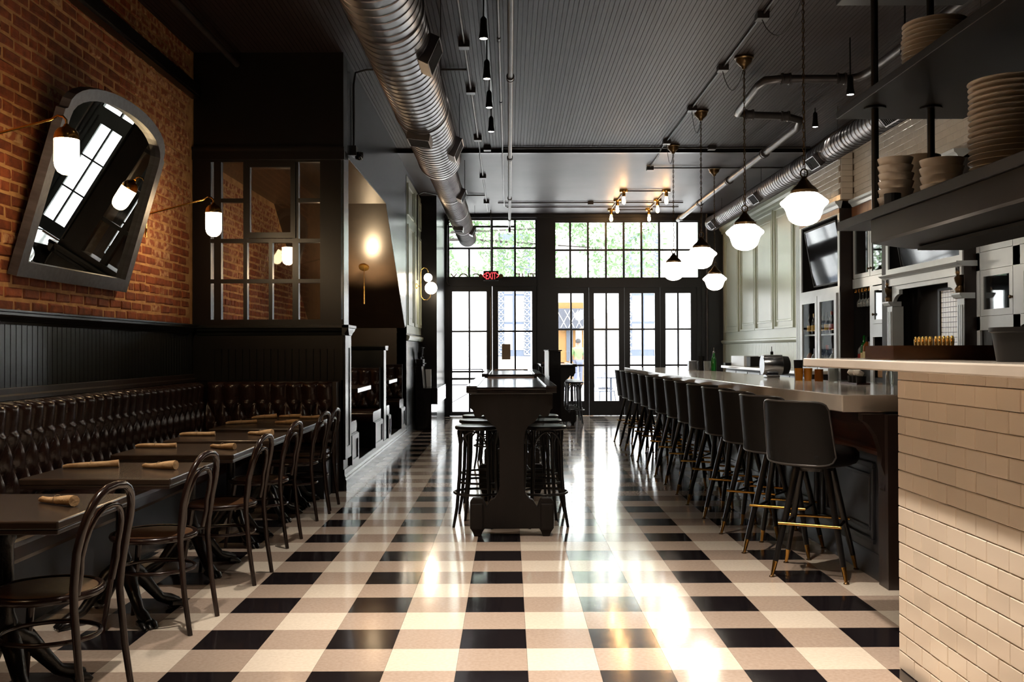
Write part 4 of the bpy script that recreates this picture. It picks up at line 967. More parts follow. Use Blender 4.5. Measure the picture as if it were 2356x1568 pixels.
for y in (13.6, 15.4, 17.3): MB().lathe([(0.178, y), (0.186, y + .01), (0.186, y + 0.06), (0.178, y + 0.07)], 36, (DX - 0.026, 0, DZ), 'y').build('coupling', 'galvanized', dl, smooth=35)
register(dl, DX, DZ, 0.245, 9.1, -0.12); register(dl, DX, DZ, 0.245, 7.0, 1.15); register(dl, DX, DZ, 0.245, 10.3, 1.15)
register(dl, DX - 0.026, DZ, 0.176, 16.4, -0.1, 0.3, 0.15); register(dl, DX - 0.026, DZ, 0.176, 13.5, 1.1, 0.34, 0.15); register(dl, DX - 0.026, DZ, 0.176, 17.6, 1.1, 0.3, 0.15)
b = MB()
for y in (4.0, 7.9, 10.9): b.tube([(DX - 0.25, y, DZ), (DX - 0.25, y, 4.249)], 0.004, 6).tube([(DX + 0.25, y, DZ), (DX + 0.25, y, 4.249)], 0.004, 6)
for y in (14.4, 18.6): b.tube([(DX - 0.2, y, DZ), (DX - 0.2, y, 4.19 - 0.012 * (y - 14))], 0.004, 6).tube([(DX + 0.15, y, DZ), (DX + 0.15, y, 4.19 - .012 * (y - 14))], 0.004, 6)
b.build('hanger_rod', 'pipe_black', dl)
dr = thing('spiral_duct', 'slim galvanized spiral duct above the back bar', 'duct', (0, 0, 0), 0, 'spiral ducts')
EX, EZ = 3.93, 3.78
MB().lathe(duct_profile(4.0, 18.6, 0.137, 0.11, 0.006), 32, (EX, 0, EZ), 'y').build('duct_run', 'galvanized', dr, smooth=35)
for y in (9.0, 11.0, 12.95, 15.6, 18.5): MB().lathe([(0.139, y), (0.146, y + .01), (0.146, y + 0.05), (0.139, y + 0.06)], 32, (EX, 0, EZ), 'y').build('coupling', 'galvanized', dr, smooth=35)
for y in (9.6, 12.0, 14.9, 18.0): register(dr, EX, EZ, 0.137, y, -0.9, 0.34, 0.15)
b = MB()
for y in (5.0, 8.0, 11.5, 15.0, 17.8): b.tube([(EX, y, EZ + 0.13), (EX, y, 4.249 if y < 14 else 4.19 - .012 * (y - 14))], 0.004, 6)
b.build('hanger_rod', 'pipe_black', dr)

# ------------------------------------------------------------------ pipes and conduits
def pipe(label, pts, r, mt, fittings=(), name='ceiling_pipe', cat='pipe', boxes=(), clamp=None):
    t = thing(name, label, cat, (0, 0, 0), 0, 'pipes and conduits on the ceiling')
    MB().tube(pts, r, 10).build('pipe_run', mt, t, smooth=50)
    for (p, ax) in fittings: MB().lathe([(r * 1.02, -0.05), (r * 1.45, -0.045), (r * 1.45, -0.03), (r * 1.25, -0.025), (r * 1.25, 0.025), (r * 1.45, 0.03), (r * 1.45, 0.045), (r * 1.02, 0.05)], 12, p, ax).build('coupling', mt, t, smooth=40)
    for p in boxes: MB().box(p[0] - 0.052, p[0] + 0.052, p[1] - 0.052, p[1] + 0.052, p[2] - 0.03, p[2] + 0.03).build('junction_box', 'pipe_black', t, bevel=0.004)
    return t
cz = lambda y: 4.2 - 0.012 * (y - 14.0)
pipe('grey sprinkler pipe down the middle of the ceiling', [(0.02, 3.0, 3.88), (0.02, 19.2, 3.84), (0.02, 19.3, 3.80), (0.02, 19.3, 3.70)], 0.026, 'pipe_grey', [((0.02, y, 3.87 - 0.0025 * (y - 7)), 'y') for y in (8.9, 12.6, 15.9, 18.4)])
pipe('jogging black sprinkler pipe over the bar', [(3.28, 18.7, 3.86), (3.30, 11.0, 3.88), (3.28, 10.85, 3.93), (3.1, 10.8, 3.96), (2.65, 10.8, 3.98), (2.56, 10.75, 3.98), (2.54, 10.6, 3.98), (2.53, 9.75, 4.02), (2.56, 9.6, 4.03), (2.7, 9.55, 4.03), (3.36, 9.55, 4.03), (3.45, 9.5, 4.03), (3.48, 9.3, 4.02), (3.52, 5.0, 4.02)], 0.042, 'pipe_grey',
     [((3.29, y, 3.87), 'y') for y in (12.4, 14.4, 16.6, 18.4)] + [((3.1, 10.8, 3.96), 'x'), ((2.7, 10.8, 3.98), 'x'), ((2.75, 9.55, 4.03), 'x'), ((3.3, 9.55, 4.03), 'x')])
pipe('thin conduit beside the middle sprinkler pipe', [(-0.085, 3.0, 4.225), (-0.085, 13.85, 4.225), (-0.085, 14.1, 4.175), (-0.08, 18.6, cz(18.6) - 0.02), (-0.03, 18.75, cz(18.75) - 0.02), (0.1, 18.75, cz(18.75) - 0.02), (3.3, 18.75, cz(18.75) - 0.02)], 0.012, 'pipe_grey', [((-0.085, y, 4.22), 'y') for y in (8.9, 11.2)])
pipe('conduit with black boxes right of the large duct', [(-0.413, 3.0, 4.225), (-0.413, 13.85, 4.225), (-0.413, 14.1, 4.175), (-0.413, 19.25, cz(19.3) - 0.02)], 0.012, 'pipe_grey', boxes=[(-0.413, 9.07, 4.22), (-0.413, 10.68, 4.22), (-0.413, 13.1, 4.22), (-0.413, 15.6, cz(15.6) - .03), (-0.413, 18.1, cz(18.1) - .03)])
pipe('black conduit feeding the bar pendants', [(2.19, 5.0, 4.232), (2.19, 13.85, 4.232), (2.19, 14.1, 4.18), (2.19, 14.9, 4.17), (2.25, 14.97, 4.168), (4.3, 14.97, 4.168)], 0.011, 'pipe_black', boxes=[(2.19, y, 4.22) for y in (8.3, 9.84, 11.5, 13.35)] + [(2.19, 14.93, 4.15)])
pipe('black conduit across the beadboard ceiling', [(-0.1, 13.75, 4.228), (4.3, 13.75, 4.228)], 0.014, 'pipe_black', boxes=[(-0.3, 13.75, 4.22), (2.35, 13.75, 4.225), (2.9, 13.75, 4.225)])
pipe('dark conduit crossing behind the large duct', [(-0.36, 9.35, 4.225), (-0.36, 9.2, 4.2), (-0.5, 9.15, 4.19), (-1.4, 9.15, 4.19), (-1.52, 9.15, 4.15)], 0.011, 'pipe_black') if False else None
pipe('black conduit dropping to the security camera', [(-0.42, 9.9, 4.232), (-1.45, 9.9, 4.232), (-1.565, 9.9, 4.20), (-1.585, 9.9, 4.08), (-1.585, 9.9, 3.44)], 0.011, 'pipe_black')
pipe('conduit running from the duct down the stair wall', [(-0.42, 17.4, cz(17.4) - .02), (-1.2, 17.4, cz(17.4) - .02), (-1.5, 17.0, cz(17) - .03), (-1.565, 16.6, 4.02), (-1.565, 16.55, 2.55)], 0.012, 'pipe_black')
pipe('conduit run across the plaster ceiling to the bulbs', [(-0.2, 18.25, cz(18.25) - .018), (2.0, 18.25, cz(18.25) - .018), (3.3, 18.25, cz(18.25) - .018)], 0.012, 'pipe_black', boxes=[(1.55, 18.25, cz(18.25) - .03)])
pipe('dark sprinkler pipe over the dining tables', [(-2.63, 2.0, 4.12), (-2.62, 9.33, 4.12)], 0.028, 'pipe_grey')
pipe('grey conduit above the slim duct', [(3.6, 14.1, 4.16), (3.58, 18.9, cz(18.9) - .03)], 0.012, 'pipe_grey')
pipe('conduit bent down the left jamb of the entrance', [(-0.9, 19.74, 4.02), (-1.15, 19.74, 4.02), (-1.26, 19.74, 3.9), (-1.27, 19.74, 2.75), (-1.24, 19.74, 2.68), (-1.2, 19.74, 2.68)], 0.012, 'pipe_black')
pipe('grey downpipe on the wall end by the folding doors', [(4.05, 19.72, 0.02), (4.05, 19.72, 4.12)], 0.022, 'pipe_grey')
sc = thing('security_camera', 'small dome security camera on the stair wall', 'camera', (0, 0, 0))
MB().box(-1.60, -1.55, 9.83, 9.97, 3.34, 3.44).build('mount', 'pipe_black', sc); MB().lathe([(0.0, -0.05), (0.035, -0.04), (0.045, -0.01), (0.045, 0.03)], 14, (-1.53, 9.9, 3.35)).build('dome', 'screen', sc, smooth=50)

# ------------------------------------------------------------------ schoolhouse pendants
OPAL = [(0.0, -0.145), (0.035, -0.143), (0.07, -0.132), (0.095, -0.118), (0.118, -0.095), (0.132, -0.06), (0.142, -0.025), (0.155, 0.0), (0.178, 0.02), (0.186, 0.034), (0.180, 0.047), (0.16, 0.062), (0.135, 0.085), (0.112, 0.10), (0.10, 0.112), (0.095, 0.118)]
def pendant(lab, x, y, zc, zt, box=None):
    t = thing('pendant_lamp', lab, 'lamp', (x, y, zc), 0, 'schoolhouse pendants over the bar')
    MB().lathe(OPAL, 32, cap=False).build('glass_shade', 'opal', t, smooth=60)
    MB().lathe([(0.105, 0.105), (0.108, 0.13), (0.098, 0.138), (0.09, 0.15), (0.06, 0.175), (0.035, 0.21), (0.022, 0.225), (0.022, 0.24), (0.0, 0.242)], 24, cap=False).build('fitter', 'bronze', t, smooth=50)
    hook = [(0.028 * math.cos(a * PI / 8), 0, 0.268 + 0.034 * math.sin(a * PI / 8)) for a in range(16)]
    MB().tube(hook, 0.006, 6, closed=True).build('loop', 'bronze', t)
    top = zt - zc; b = MB(); z = 0.30; k = 0
    while z < top - 0.13:
        if k % 2 == 0: pts = [(0.010 * math.cos(a * PI / 4), 0, z + 0.02 + 0.024 * math.sin(a * PI / 4)) for a in range(8)]
        else: pts = [(0, 0.010 * math.cos(a * PI / 4), z + 0.02 + 0.024 * math.sin(a * PI / 4)) for a in range(8)]
        b.tube(pts, 0.003, 4, closed=True); z += 0.036; k += 1
    b.build('chain', 'bronze', t)
    MB().tube([(0.004, 0.004, 0.24), (0.014, 0.0, 0.5), (0.0, 0.012, 1.0), (0.004, 0, top - 0.1)], 0.003, 5).build('cord', 'pipe_black', t)
    MB().lathe([(0.0, top - 0.13), (0.02, top - 0.125), (0.03, top - 0.10), (0.045, top - 0.09), (0.075, top - 0.06), (0.08, top - 0.03), (0.095, top - 0.02), (0.095, top - 0.001)], 20, cap=False).build('canopy', 'bronze', t, smooth=40)
    if box is not None:
        d = (-0.145, box - y)
        MB().tube([(d[0] * f, d[1] * f, top - 0.09 - 0.22 * math.sin(PI * f) ** 0.8 + 0.03 * f) for f in [k / 10 for k in range(11)]], 0.004, 5).build('swag_cord', 'pipe_black', t, smooth=60)
    return t
for i, y in enumerate((7.62, 9.54, 11.7, 13.67)):
    pendant('white schoolhouse glass pendant on a chain, %s of the row over the bar' % (['nearest', 'second', 'third', 'farthest'][i]), 2.335, y, 2.475, 4.25, (8.3, 9.84, 11.5, 13.35)[i])
pendant('white schoolhouse glass pendant nearest the sage panelled wall', 3.22, 15.1, 2.42, cz(15.1))

# ------------------------------------------------------------------ bare filament bulbs on the plaster ceiling
for i, x in enumerate((2.03, 2.78)):
    for j, y in enumerate((17.0, 18.0, 19.1)):
        z = cz(y); t = thing('filament_bulb', 'glowing bare filament bulb, %s column, %s from the street windows' % (('left', 'right')[i], ('third', 'second', 'first')[j]), 'bulb', (x, y, z), 0, 'filament bulbs on the plaster ceiling')
        MB().lathe([(0.07, -0.045), (0.075, -0.03), (0.075, 0.0)], 16).build('ceiling_box', 'brass', t, smooth=40)
        MB().lathe([(0.028, -0.12), (0.032, -0.10), (0.03, -0.045)], 14).build('socket', 'brass_bright', t, smooth=40)
        MB().lathe([(0.0, -0.255), (0.014, -0.252), (0.028, -0.235), (0.034, -0.21), (0.03, -0.18), (0.022, -0.15), (0.019, -0.12)], 16, cap=False).build('glass_bulb', 'edison', t, smooth=60)
pipe('conduit frame linking the filament bulbs', [(2.03, 19.1, cz(19.1) - .02), (2.03, 17.0, cz(17.0) - .02), (2.78, 17.0, cz(17) - .02), (2.78, 19.1, cz(19.1) - .02), (2.04, 19.12, cz(19.1) - .02)], 0.011, 'pipe_black')

# ------------------------------------------------------------------ track spots
def spot(lab, x, y, zt, zb, power, face=True, size=1.0, blend=0.7, colr=(1, 0.9, 0.78), tilt=(0, 0)):
    t = thing('track_spot', lab, 'spotlight', (x, y, zb), 0, 'black track spotlights')
    MB().lathe([(0.036, 0.0), (0.038, 0.02), (0.03, 0.07), (0.026, 0.16), (0.012, 0.18)], 16, cap=False).build('can', 'metal_black', t, smooth=40)
    MB().lathe([(0.0, 0.004), (0.03, 0.003)], 16, cap=False).build('lens', 'spot_face', t)
    MB().tube([(0, 0, 0.18), (0, 0, zt - zb)], 0.007, 6).build('stem', 'metal_black', t)
    if power:
        l = bpy.data.lights.new('track_spot_light', 'SPOT'); l.energy = power; l.color = colr; l.spot_size = size; l.spot_blend = blend; l.shadow_soft_size = 0.04
        o = bpy.data.objects.new('track_spot_light', l); col.objects.link(o); o.parent = t; o.location = (0, 0, -0.005); o.rotation_euler = (tilt[0], tilt[1], 0)
    return t
for i, y in enumerate((7.74, 8.89, 9.95, 11.05)):
    spot('small black track spotlight over the aisle, %s from the camera' % ORD[i], -0.196, y, 4.23, 3.85, 60, size=1.0)
tr = thing('light_track', 'black lighting track over the aisle', 'light track', (0, 0, 0)); MB().box(-0.215, -0.177, 3.0, 11.3, 4.21, 4.249).build('rail', 'metal_black', tr)
for i, (x, y, z) in enumerate(((3.16, 8.9, 3.70), (3.66, 11.5, 4.0), (3.05, 7.4, 3.62))):
    spot('small lit spotlight aimed at the back bar, %s' % ('below the jogging pipe', 'beside the slim duct', 'next to the plates on the hanging shelf')[i], x, y, 4.23, z, 40, tilt=(0, -0.4))
# out-of-frame downlights; the dining-table pair is added to brighten the left side
DLW = ['above the near aisle', 'above the tiled pass', 'above the middle aisle', 'behind the camera', 'added unseen above the second dining table', 'added unseen above the fourth dining table']
for i, (x, y, p) in enumerate(((0.72, 4.3, 420), (0.72, 2.7, 420), (0.5, 5.5, 300), (0.72, 0.8, 300), (-1.25, 3.6, 260), (-1.25, 6.0, 200))):
    spot('small black ceiling downlight %s' % DLW[i], x, y, 4.24, 4.0, p, size=1.15, blend=0.75, colr=(1, 0.86, 0.71))

# ------------------------------------------------------------------ brass swing-arm sconces on the brick
def sconce(lab, y, z):
    t = thing('wall_sconce', lab, 'sconce', (-3.054, y, z), 0, 'brass capsule sconces on the brick wall')
    MB().lathe([(0.055, 0.0), (0.055, 0.012), (0.04, 0.02), (0.012, 0.03)], 20, (0.001, 0, -0.05), 'x').build('backplate', 'brass', t, smooth=40)
    MB().tube([(0.02, 0, -0.05), (0.045, 0, -0.05), (0.045, 0, -0.12)], 0.009, 8).tube([(0.045, 0, -0.05), (0.045, 0, 0.04), (0.05, 0, 0.06), (0.07, 0, 0.075), (0.52, 0, 0.19), (0.555, 0, 0.212), (0.585, 0, 0.208), (0.603, 0, 0.188), (0.605, 0, 0.15)], 0.0075, 8).build('arm', 'brass_bright', t, smooth=60)
    MB().lathe([(0.0665, 0.078), (0.0665, 0.095), (0.06, 0.118), (0.045, 0.138), (0.02, 0.15), (0.012, 0.165)], 24, (0.605, 0, 0.0), cap=False).build('cap', 'brass', t, smooth=50)
    MB().lathe([(0.0, -0.118), (0.025, -0.114), (0.048, -0.098), (0.061, -0.072), (0.065, -0.045), (0.065, 0.08)], 28, (0.605, 0, 0.0), cap=False).build('glass_shade', 'opal_warm', t, smooth=60)
sconce('brass arm wall sconce with glowing capsule shade in front of the mirror', 5.36, 2.45)
sconce('brass arm wall sconce with glowing capsule shade between mirror and partition', 8.03, 2.42)
sconce('brass arm wall sconce with glowing capsule shade nearest the rear wall', 2.7, 2.45)

# globe sconce by the entrance
gs = thing('globe_sconce', 'curved brass sconce with two glowing globes by the entrance', 'sconce', (-1.595, 16.55, 2.45))
MB().lathe([(0.05, 0), (0.05, 0.012), (0.02, 0.04)], 16, (0.001, 0, 0), 'x').build('backplate', 'brass', gs, smooth=40)
pts = [(0.10, 0, -0.16)] + [(0.10 + 0.09 - 0.09 * math.cos(PI * k / 8), 0, -0.20 - 0.09 * math.sin(PI * k / 8)) for k in range(9)]
arm = [(0.26, 0, -0.13), (0.25, 0, -0.19), (0.20, 0, -0.235), (0.14, 0, -0.235), (0.10, 0, -0.19), (0.09, 0, -0.12), (0.09, 0, 0.22), (0.10, 0, 0.28), (0.14, 0, 0.315), (0.19, 0, 0.305), (0.215, 0, 0.26), (0.215, 0, 0.20)]
MB().tube(arm, 0.006, 8).tube([(0.03, 0, 0), (0.09, 0, 0)], 0.008, 8).build('arm', 'brass_bright', gs, smooth=60)
sph = lambda r: [(r * math.sin(PI * k / 12), -r * math.cos(PI * k / 12)) for k in range(13)]
MB().lathe(sph(0.105), 24, (0.265, 0, -0.035), cap=False).build('glass_globe', 'globe', gs, smooth=60); MB().lathe(sph(0.072), 24, (0.215, 0, 0.145), cap=False).build('glass_globe', 'globe', gs, smooth=60)

# alcove pendants
def apend(lab, x, y, zt, zb, bulb):
    t = thing('alcove_pendant', lab, 'lamp', (x, y, zb), 0, 'pendants over the booths')
    MB().tube([(0, 0, 0.1), (0, 0, zt - zb - 0.01)], 0.004, 6).build('stem', 'brass', t)
    MB().lathe([(0.07, -0.03), (0.075, -0.01), (0.06, 0.0)], 18, (0, 0, zt - zb), m=None if y < 12.6 else Matrix.Rotation(-0.597, 3, 'X')).build('canopy', 'brass_bright', t, smooth=40)
    if bulb:
        MB().lathe([(0.022, 0.085), (0.03, 0.10), (0.03, 0.14), (0.006, 0.15)], 14).build('socket', 'brass', t, smooth=40)
        MB().lathe([(0.0, -0.10), (0.03, -0.095), (0.055, -0.07), (0.066, -0.035), (0.06, 0.0), (0.042, 0.045), (0.033, 0.09)], 20, cap=False).build('glass_shade', 'opal_warm', t, smooth=60)
    else:
        MB().tube([(0, 0, 0.0), (0, 0, 0.26)], 0.012, 8).build('tube_socket', 'brass', t, smooth=50)
        l = bpy.data.lights.new('tube_uplight', 'SPOT'); l.energy = 45; l.color = (1, 0.72, 0.42); l.spot_size = 2.4; l.spot_blend = 0.9; l.shadow_soft_size = 0.07
        o = bpy.data.objects.new('tube_uplight', l); col.objects.link(o); o.parent = t; o.location = (0.06, -0.16, -0.02); o.rotation_euler = (PI, 0, 0)
apend('glowing pear-shaped glass pendant over the first booth table, behind the partition post', -2.05, 11.05, 3.27, 2.22, True)
apend('brass pendant with a slim upward-shining tube under the sloping soffit', -2.05, 13.7, 2.545, 2.01, False)

# exit sign
ex = thing('exit_sign', 'lit red EXIT sign hanging over the entrance doors', 'sign', (-0.354, 19.2, 2.73))
MB().box(-0.15, 0.15, 0.0, 0.05, 0.0, 0.195).build('housing', 'plastic_black', ex, bevel=0.006)
text('<EXIT>', 0.20, 'exit_red', ex, (0, -0.002, 0.028), (PI / 2, 0, 0), 0.002, sx=0.52)
MB().tube([(0, 0.025, 0.195), (0, 0.025, cz(19.2) - 2.73)], 0.009, 8).build('stem', 'pipe_grey', ex)
for s in (-1, 1): MB().lathe([(0.012, 0.05), (0.03, 0.03), (0.042, -0.02), (0.042, -0.03)], 14, (s * 0.2, 0.02, 0.09), 'y', cap=True).build('lamp_head', 'bronze', ex, smooth=40); MB().box(s * 0.175 - 0.03, s * 0.175 + 0.03, 0.015, 0.035, 0.08, 0.10).build('lamp_arm', 'plastic_black', ex)
# ------------------------------------------------------------------ leaning arched mirror
mr_ = thing('wall_mirror', 'large arched mirror in a grey wooden frame leaning off the brick wall', 'mirror', (-3.045, 6.72, 1.83)); mr_.rotation_euler = (0, 0.283, 0)
def outline(hw, z0, zs, rise, ear, n=18):
    p = [(-hw, z0), (hw, z0), (hw, zs)]
    if ear: p.append((hw - ear, zs + 0.012))
    else: p.append((hw, zs + 0.0))
    a0 = hw - ear
    for k in range(1, n):
        t = PI * k / n; p.append((a0 * math.cos(t), zs + 0.012 + rise * math.sin(t) ** 0.85))
    p.append((-a0, zs + 0.012)); p.append((-hw, zs)); return p
def ring(b, o, i, x0, x1):
    n = len(o); vs_ = [(x1, p[0], p[1]) for p in o] + [(x1, p[0], p[1]) for p in i] + [(x0, p[0], p[1]) for p in o] + [(x0, p[0], p[1]) for p in i]; fs_ = []
    for k in range(n):
        j = (k + 1) % n; fs_ += [(k, j, n + j, n + k), (2 * n + k, 3 * n + k, 3 * n + j, 2 * n + j), (k, 2 * n + k, 2 * n + j, j), (n + k, n + j, 3 * n + j, 3 * n + k)]
    b.add(vs_, fs_)
oo = outline(0.845, 0.0, 1.06, 0.25, 0.03); ii = outline(0.755, 0.095, 1.01, 0.225, 0.0)
b = MB(); ring(b, oo, ii, 0.0, 0.06); b.build('frame', 'mirror_frame', mr_)
i2 = outline(0.70, 0.145, 0.985, 0.225, 0.0); b = MB(); ring(b, ii, i2, 0.015, 0.05); b.build('inner_bevel', 'mirror_frame', mr_) if False else None
b = MB(); b.prism(outline(0.76, 0.09, 1.012, 0.23, 0.0), 'x', 0.012, 0.02); b.build('mirror_pane', 'mirror_glass', mr_)
b = MB(); b.prism(outline(0.80, 0.03, 1.02, 0.25, 0.0), 'x', 0.002, 0.011); b.build('backing', 'wood_dark', mr_)

# ------------------------------------------------------------------ kitchen pass: tiled half wall, slab, hanging shelves
wp = struct(MB().box(1.67, 2.30, -2.0, 4.113, 0.0, 1.268), 'wall_pass', 'subway_grout', 'white subway tiled half wall of the kitchen pass')
cells = []
for r in range(16):
    z = 0.0765 * (r + 0.5)
    y = 4.125 - 0.0752 - (r % 2) * 0.0762
    cells.append(((1.6583, 4.125 - 0.0373, z), 0.49)) if r % 2 == 1 else None
    while y > 1.0: cells.append(((1.6583 + R.uniform(-0.0008, 0.0008), y if r % 2 == 0 else y + 0.0, z), 1.0)); y -= 0.1525
cells_field(wp, 'wall_tile', cells, sub, ['subway_tile'], 275, PI, lambda c: -c[0][1])
for k in range(20): put(tl, 'wall_tile', wp, loc=(1.6583, 4.125 - 0.0752 - k * 0.1525, 1.2245 + 0.021), rot=(0, 0, PI), scale=(1, 1, 0.54))
tag(MB().box(1.50, 2.36, -2.0, 4.93, 1.2685, 1.31).build('pass_countertop', 'quartz', None, bevel=0.006), 'pale stone slab on the tiled pass reaching past its end', 'countertop')

hsf = thing('hanging_shelf', 'three-tier black steel shelf hung over the tiled pass', 'shelf', (0, 0, 0))
for (z0, z1) in ((1.93, 1.972), (2.475, 2.512), (3.03, 3.065)): MB().box(1.60, 2.22, 1.2, 4.70, z0, z1).build('shelf_board', 'shelf_metal', hsf, bevel=0.003)
for y in (4.47, 1.8, 3.05):
    for x in (1.70, 1.96):
        MB().tube([(x, y, 1.972), (x, y, 4.249)], 0.017, 10).build('post', 'metal_black', hsf, smooth=60)
        for z in (2.475, 3.03): MB().lathe([(0.05, -0.008), (0.05, -0.002), (0.02, 0.0)], 16, (x, y, z)).build('flange', 'metal_black', hsf)
hd = thing('heat_lamp_hood', 'long steel heat lamp hood under the lowest hanging shelf', 'heat lamp', (0, 0, 0))
b = MB(); b.prism([(1.615, 1.928), (1.615, 1.83), (1.63, 1.822), (1.80, 1.80), (1.95, 1.80), (2.12, 1.822), (2.13, 1.928)], 'y', 1.5, 4.30); b.build('hood', 'hood_metal', hd)
MB().box(1.78, 1.98, 1.6, 4.2, 1.785, 1.7995).build('element_tray', 'plastic_black', hd)

# plates and bowls, every one of them
pm = MB().lathe([(0.0, 0.0), (0.075, 0.0), (0.085, 0.004), (0.125, 0.016), (0.136, 0.019), (0.135, 0.022), (0.12, 0.019), (0.082, 0.008), (0.0, 0.006)], 40, cap=False).mesh('dinner_plate', 'plate_white', 50)
bm_ = MB().lathe([(0.0, 0.0), (0.035, 0.0), (0.04, 0.006), (0.062, 0.03), (0.075, 0.065), (0.078, 0.075), (0.0745, 0.075), (0.06, 0.034), (0.0, 0.008)], 32, cap=False).mesh('bowl', 'plate_white', 50)
bl_ = MB().lathe([(0.0, 0.0), (0.04, 0.0), (0.046, 0.006), (0.072, 0.03), (0.088, 0.065), (0.091, 0.078), (0.087, 0.078), (0.068, 0.034), (0.0, 0.008)], 32, cap=False).mesh('bowl', 'plate_white', 50)
def stack(me, name, cat, x, y, z, n, dz, desc, grp):
    for k in range(n):
        pos = 'lowest' if k == 0 else ('topmost' if k == n - 1 else '%s from the bottom' % ORD[k])
        o = put(me, name, None, (x + R.uniform(-.0025, .0025), y + R.uniform(-.0025, .0025), z + k * dz)); tag(o, '%s, %s' % (desc, pos), cat, grp)
stack(pm, 'dinner_plate', 'plate', 1.86, 4.2, 2.5125, 12, 0.0215, 'white plate in the stack on the upper hanging shelf', 'plates on the upper hanging shelf')
stack(pm, 'dinner_plate', 'plate', 1.875, 3.62, 1.9725, 18, 0.0215, 'white plate in the tall stack on the lower hanging shelf', 'tall plate stack on the lower hanging shelf')
stack(bm_, 'bowl', 'bowl', 1.775, 4.42, 1.9725, 6, 0.036, 'small white bowl in the leftmost stack on the lower hanging shelf', 'bowls on the lower hanging shelf')
stack(bl_, 'bowl', 'bowl', 1.955, 4.57, 1.9725, 7, 0.036, 'white bowl in the stack behind the leftmost bowls', 'bowls on the lower hanging shelf')
stack(bl_, 'bowl', 'bowl', 1.845, 4.10, 1.9725, 4, 0.036, 'white bowl in the low stack nearest the tall plates', 'bowls on the lower hanging shelf')
tag(MB().lathe([(0.0, 0), (0.035, 0), (0.036, 0.07), (0.033, 0.07), (0.03, 0.004), (0, 0.004)], 18, (1.70, 4.27, 1.9725), cap=False).build('ramekin', 'plastic_black'), 'small dark pot between the bowl stacks on the hanging shelf', 'pot')

# things on the pass slab
ct = thing('cutlery_tray', 'clear brown acrylic cutlery tray on the pass slab', 'tray', (0, 0, 0)); z = 1.3105
MB().box(1.60, 2.09, 4.02, 4.34, z, z + 0.005).build('tray_base', 'amber_acrylic', ct)
for (a, c, d, e) in ((1.60, 2.09, 4.02, 4.025), (1.60, 2.09, 4.335, 4.34), (1.60, 1.605, 4.025, 4.335), (2.085, 2.09, 4.025, 4.335)): MB().box(a, c, d, e, z + .005, z + 0.06).build('tray_wall', 'amber_acrylic', ct)
fk = MB().tube([(-0.09, 0, 0.006), (0.0, 0, 0.004), (0.04, 0, 0.006)], [0.004, 0.0028, 0.004], 6)
for q in (-0.009, -0.003, 0.003, 0.009): fk.tube([(0.04, 0, 0.006), (0.055, q, 0.005), (0.09, q, 0.008)], 0.0015, 4)
fkm = fk.mesh('fork', 'steel', 50)
for k in range(9):
    o = put(fkm, 'fork', None, (1.72 + 0.035 * k, 4.18 + 0.02 * math.sin(k * 2.1), z + 0.0055 + 0.004 * (k % 3)), (0, 0, 1.2 + 0.35 * math.sin(k * 1.7))); tag(o, 'steel fork in the acrylic cutlery tray, %s from the left' % ORD[k], 'fork', 'forks in the cutlery tray')
bc = thing('black_caddy', 'black plastic tub with rolled rim on the pass slab at the right edge', 'tub', (1.83, 3.36, 1.3105))
MB().lathe([(0.0, 0), (0.12, 0), (0.135, 0.10), (0.145, 0.105), (0.145, 0.12), (0.13, 0.12), (0.115, 0.01), (0, 0.01)], 28, cap=False).build('tub', 'plastic_black', bc, smooth=40)
dp = thing('spray_bottle', 'black squeeze dispenser standing behind the black tub', 'bottle', (2.02, 3.75, 1.3105))
MB().lathe([(0.0, 0), (0.035, 0), (0.036, 0.11), (0.028, 0.135), (0.012, 0.145), (0.012, 0.17), (0.0, 0.172)], 16, cap=False).build('body', 'plastic_black', dp, smooth=40)

# ------------------------------------------------------------------ bottles
def bottle_mesh(kind, glass, label, cap):
    pr_ = {'wine': [(0.0, 0), (0.037, 0), (0.038, 0.01), (0.038, 0.19), (0.03, 0.215), (0.015, 0.235), (0.0145, 0.30), (0.0, 0.30)],
           'spirit': [(0.0, 0), (0.040, 0), (0.042, 0.01), (0.042, 0.17), (0.034, 0.195), (0.015, 0.215), (0.0145, 0.265), (0.0, 0.265)],
           'beer': [(0.0, 0), (0.03, 0), (0.031, 0.01), (0.031, 0.13), (0.024, 0.165), (0.0135, 0.20), (0.013, 0.235), (0.0, 0.235)]}[kind]
    h_ = pr_[-1][1]; r = pr_[2][0]
    return [('bottle_body', MB().lathe(pr_, 14, cap=False).mesh('bottle_body', glass, 50)),
            ('paper_label', MB().lathe([(r + 0.0008, 0.045), (r + 0.0008, 0.13)], 14, cap=False).mesh('paper_label', label, 60)),
            ('cap', MB().lathe([(0.0155, h_ - 0.045), (0.016, h_ + 0.003), (0.0, h_ + 0.004)], 10, cap=False).mesh('cap', cap, 50))]
BK = {'wa': bottle_mesh('wine', 'bottle_dark', 'label_cream', 'foil_gold'), 'wb': bottle_mesh('wine', 'bottle_dark', 'label_gold', 'bottle_dark'), 'wc': bottle_mesh('wine', 'bottle_dark', 'label_red', 'label_red'),
      'wg': bottle_mesh('wine', 'bottle_green', 'label_cream', 'bottle_green'), 'sc': bottle_mesh('spirit', 'bottle_clear', 'label_white', 'steel'), 'sw': bottle_mesh('spirit', 'bottle_whisky', 'label_cream', 'plastic_black'), 'sr': bottle_mesh('spirit', 'bottle_clear', 'label_red', 'plastic_black')}
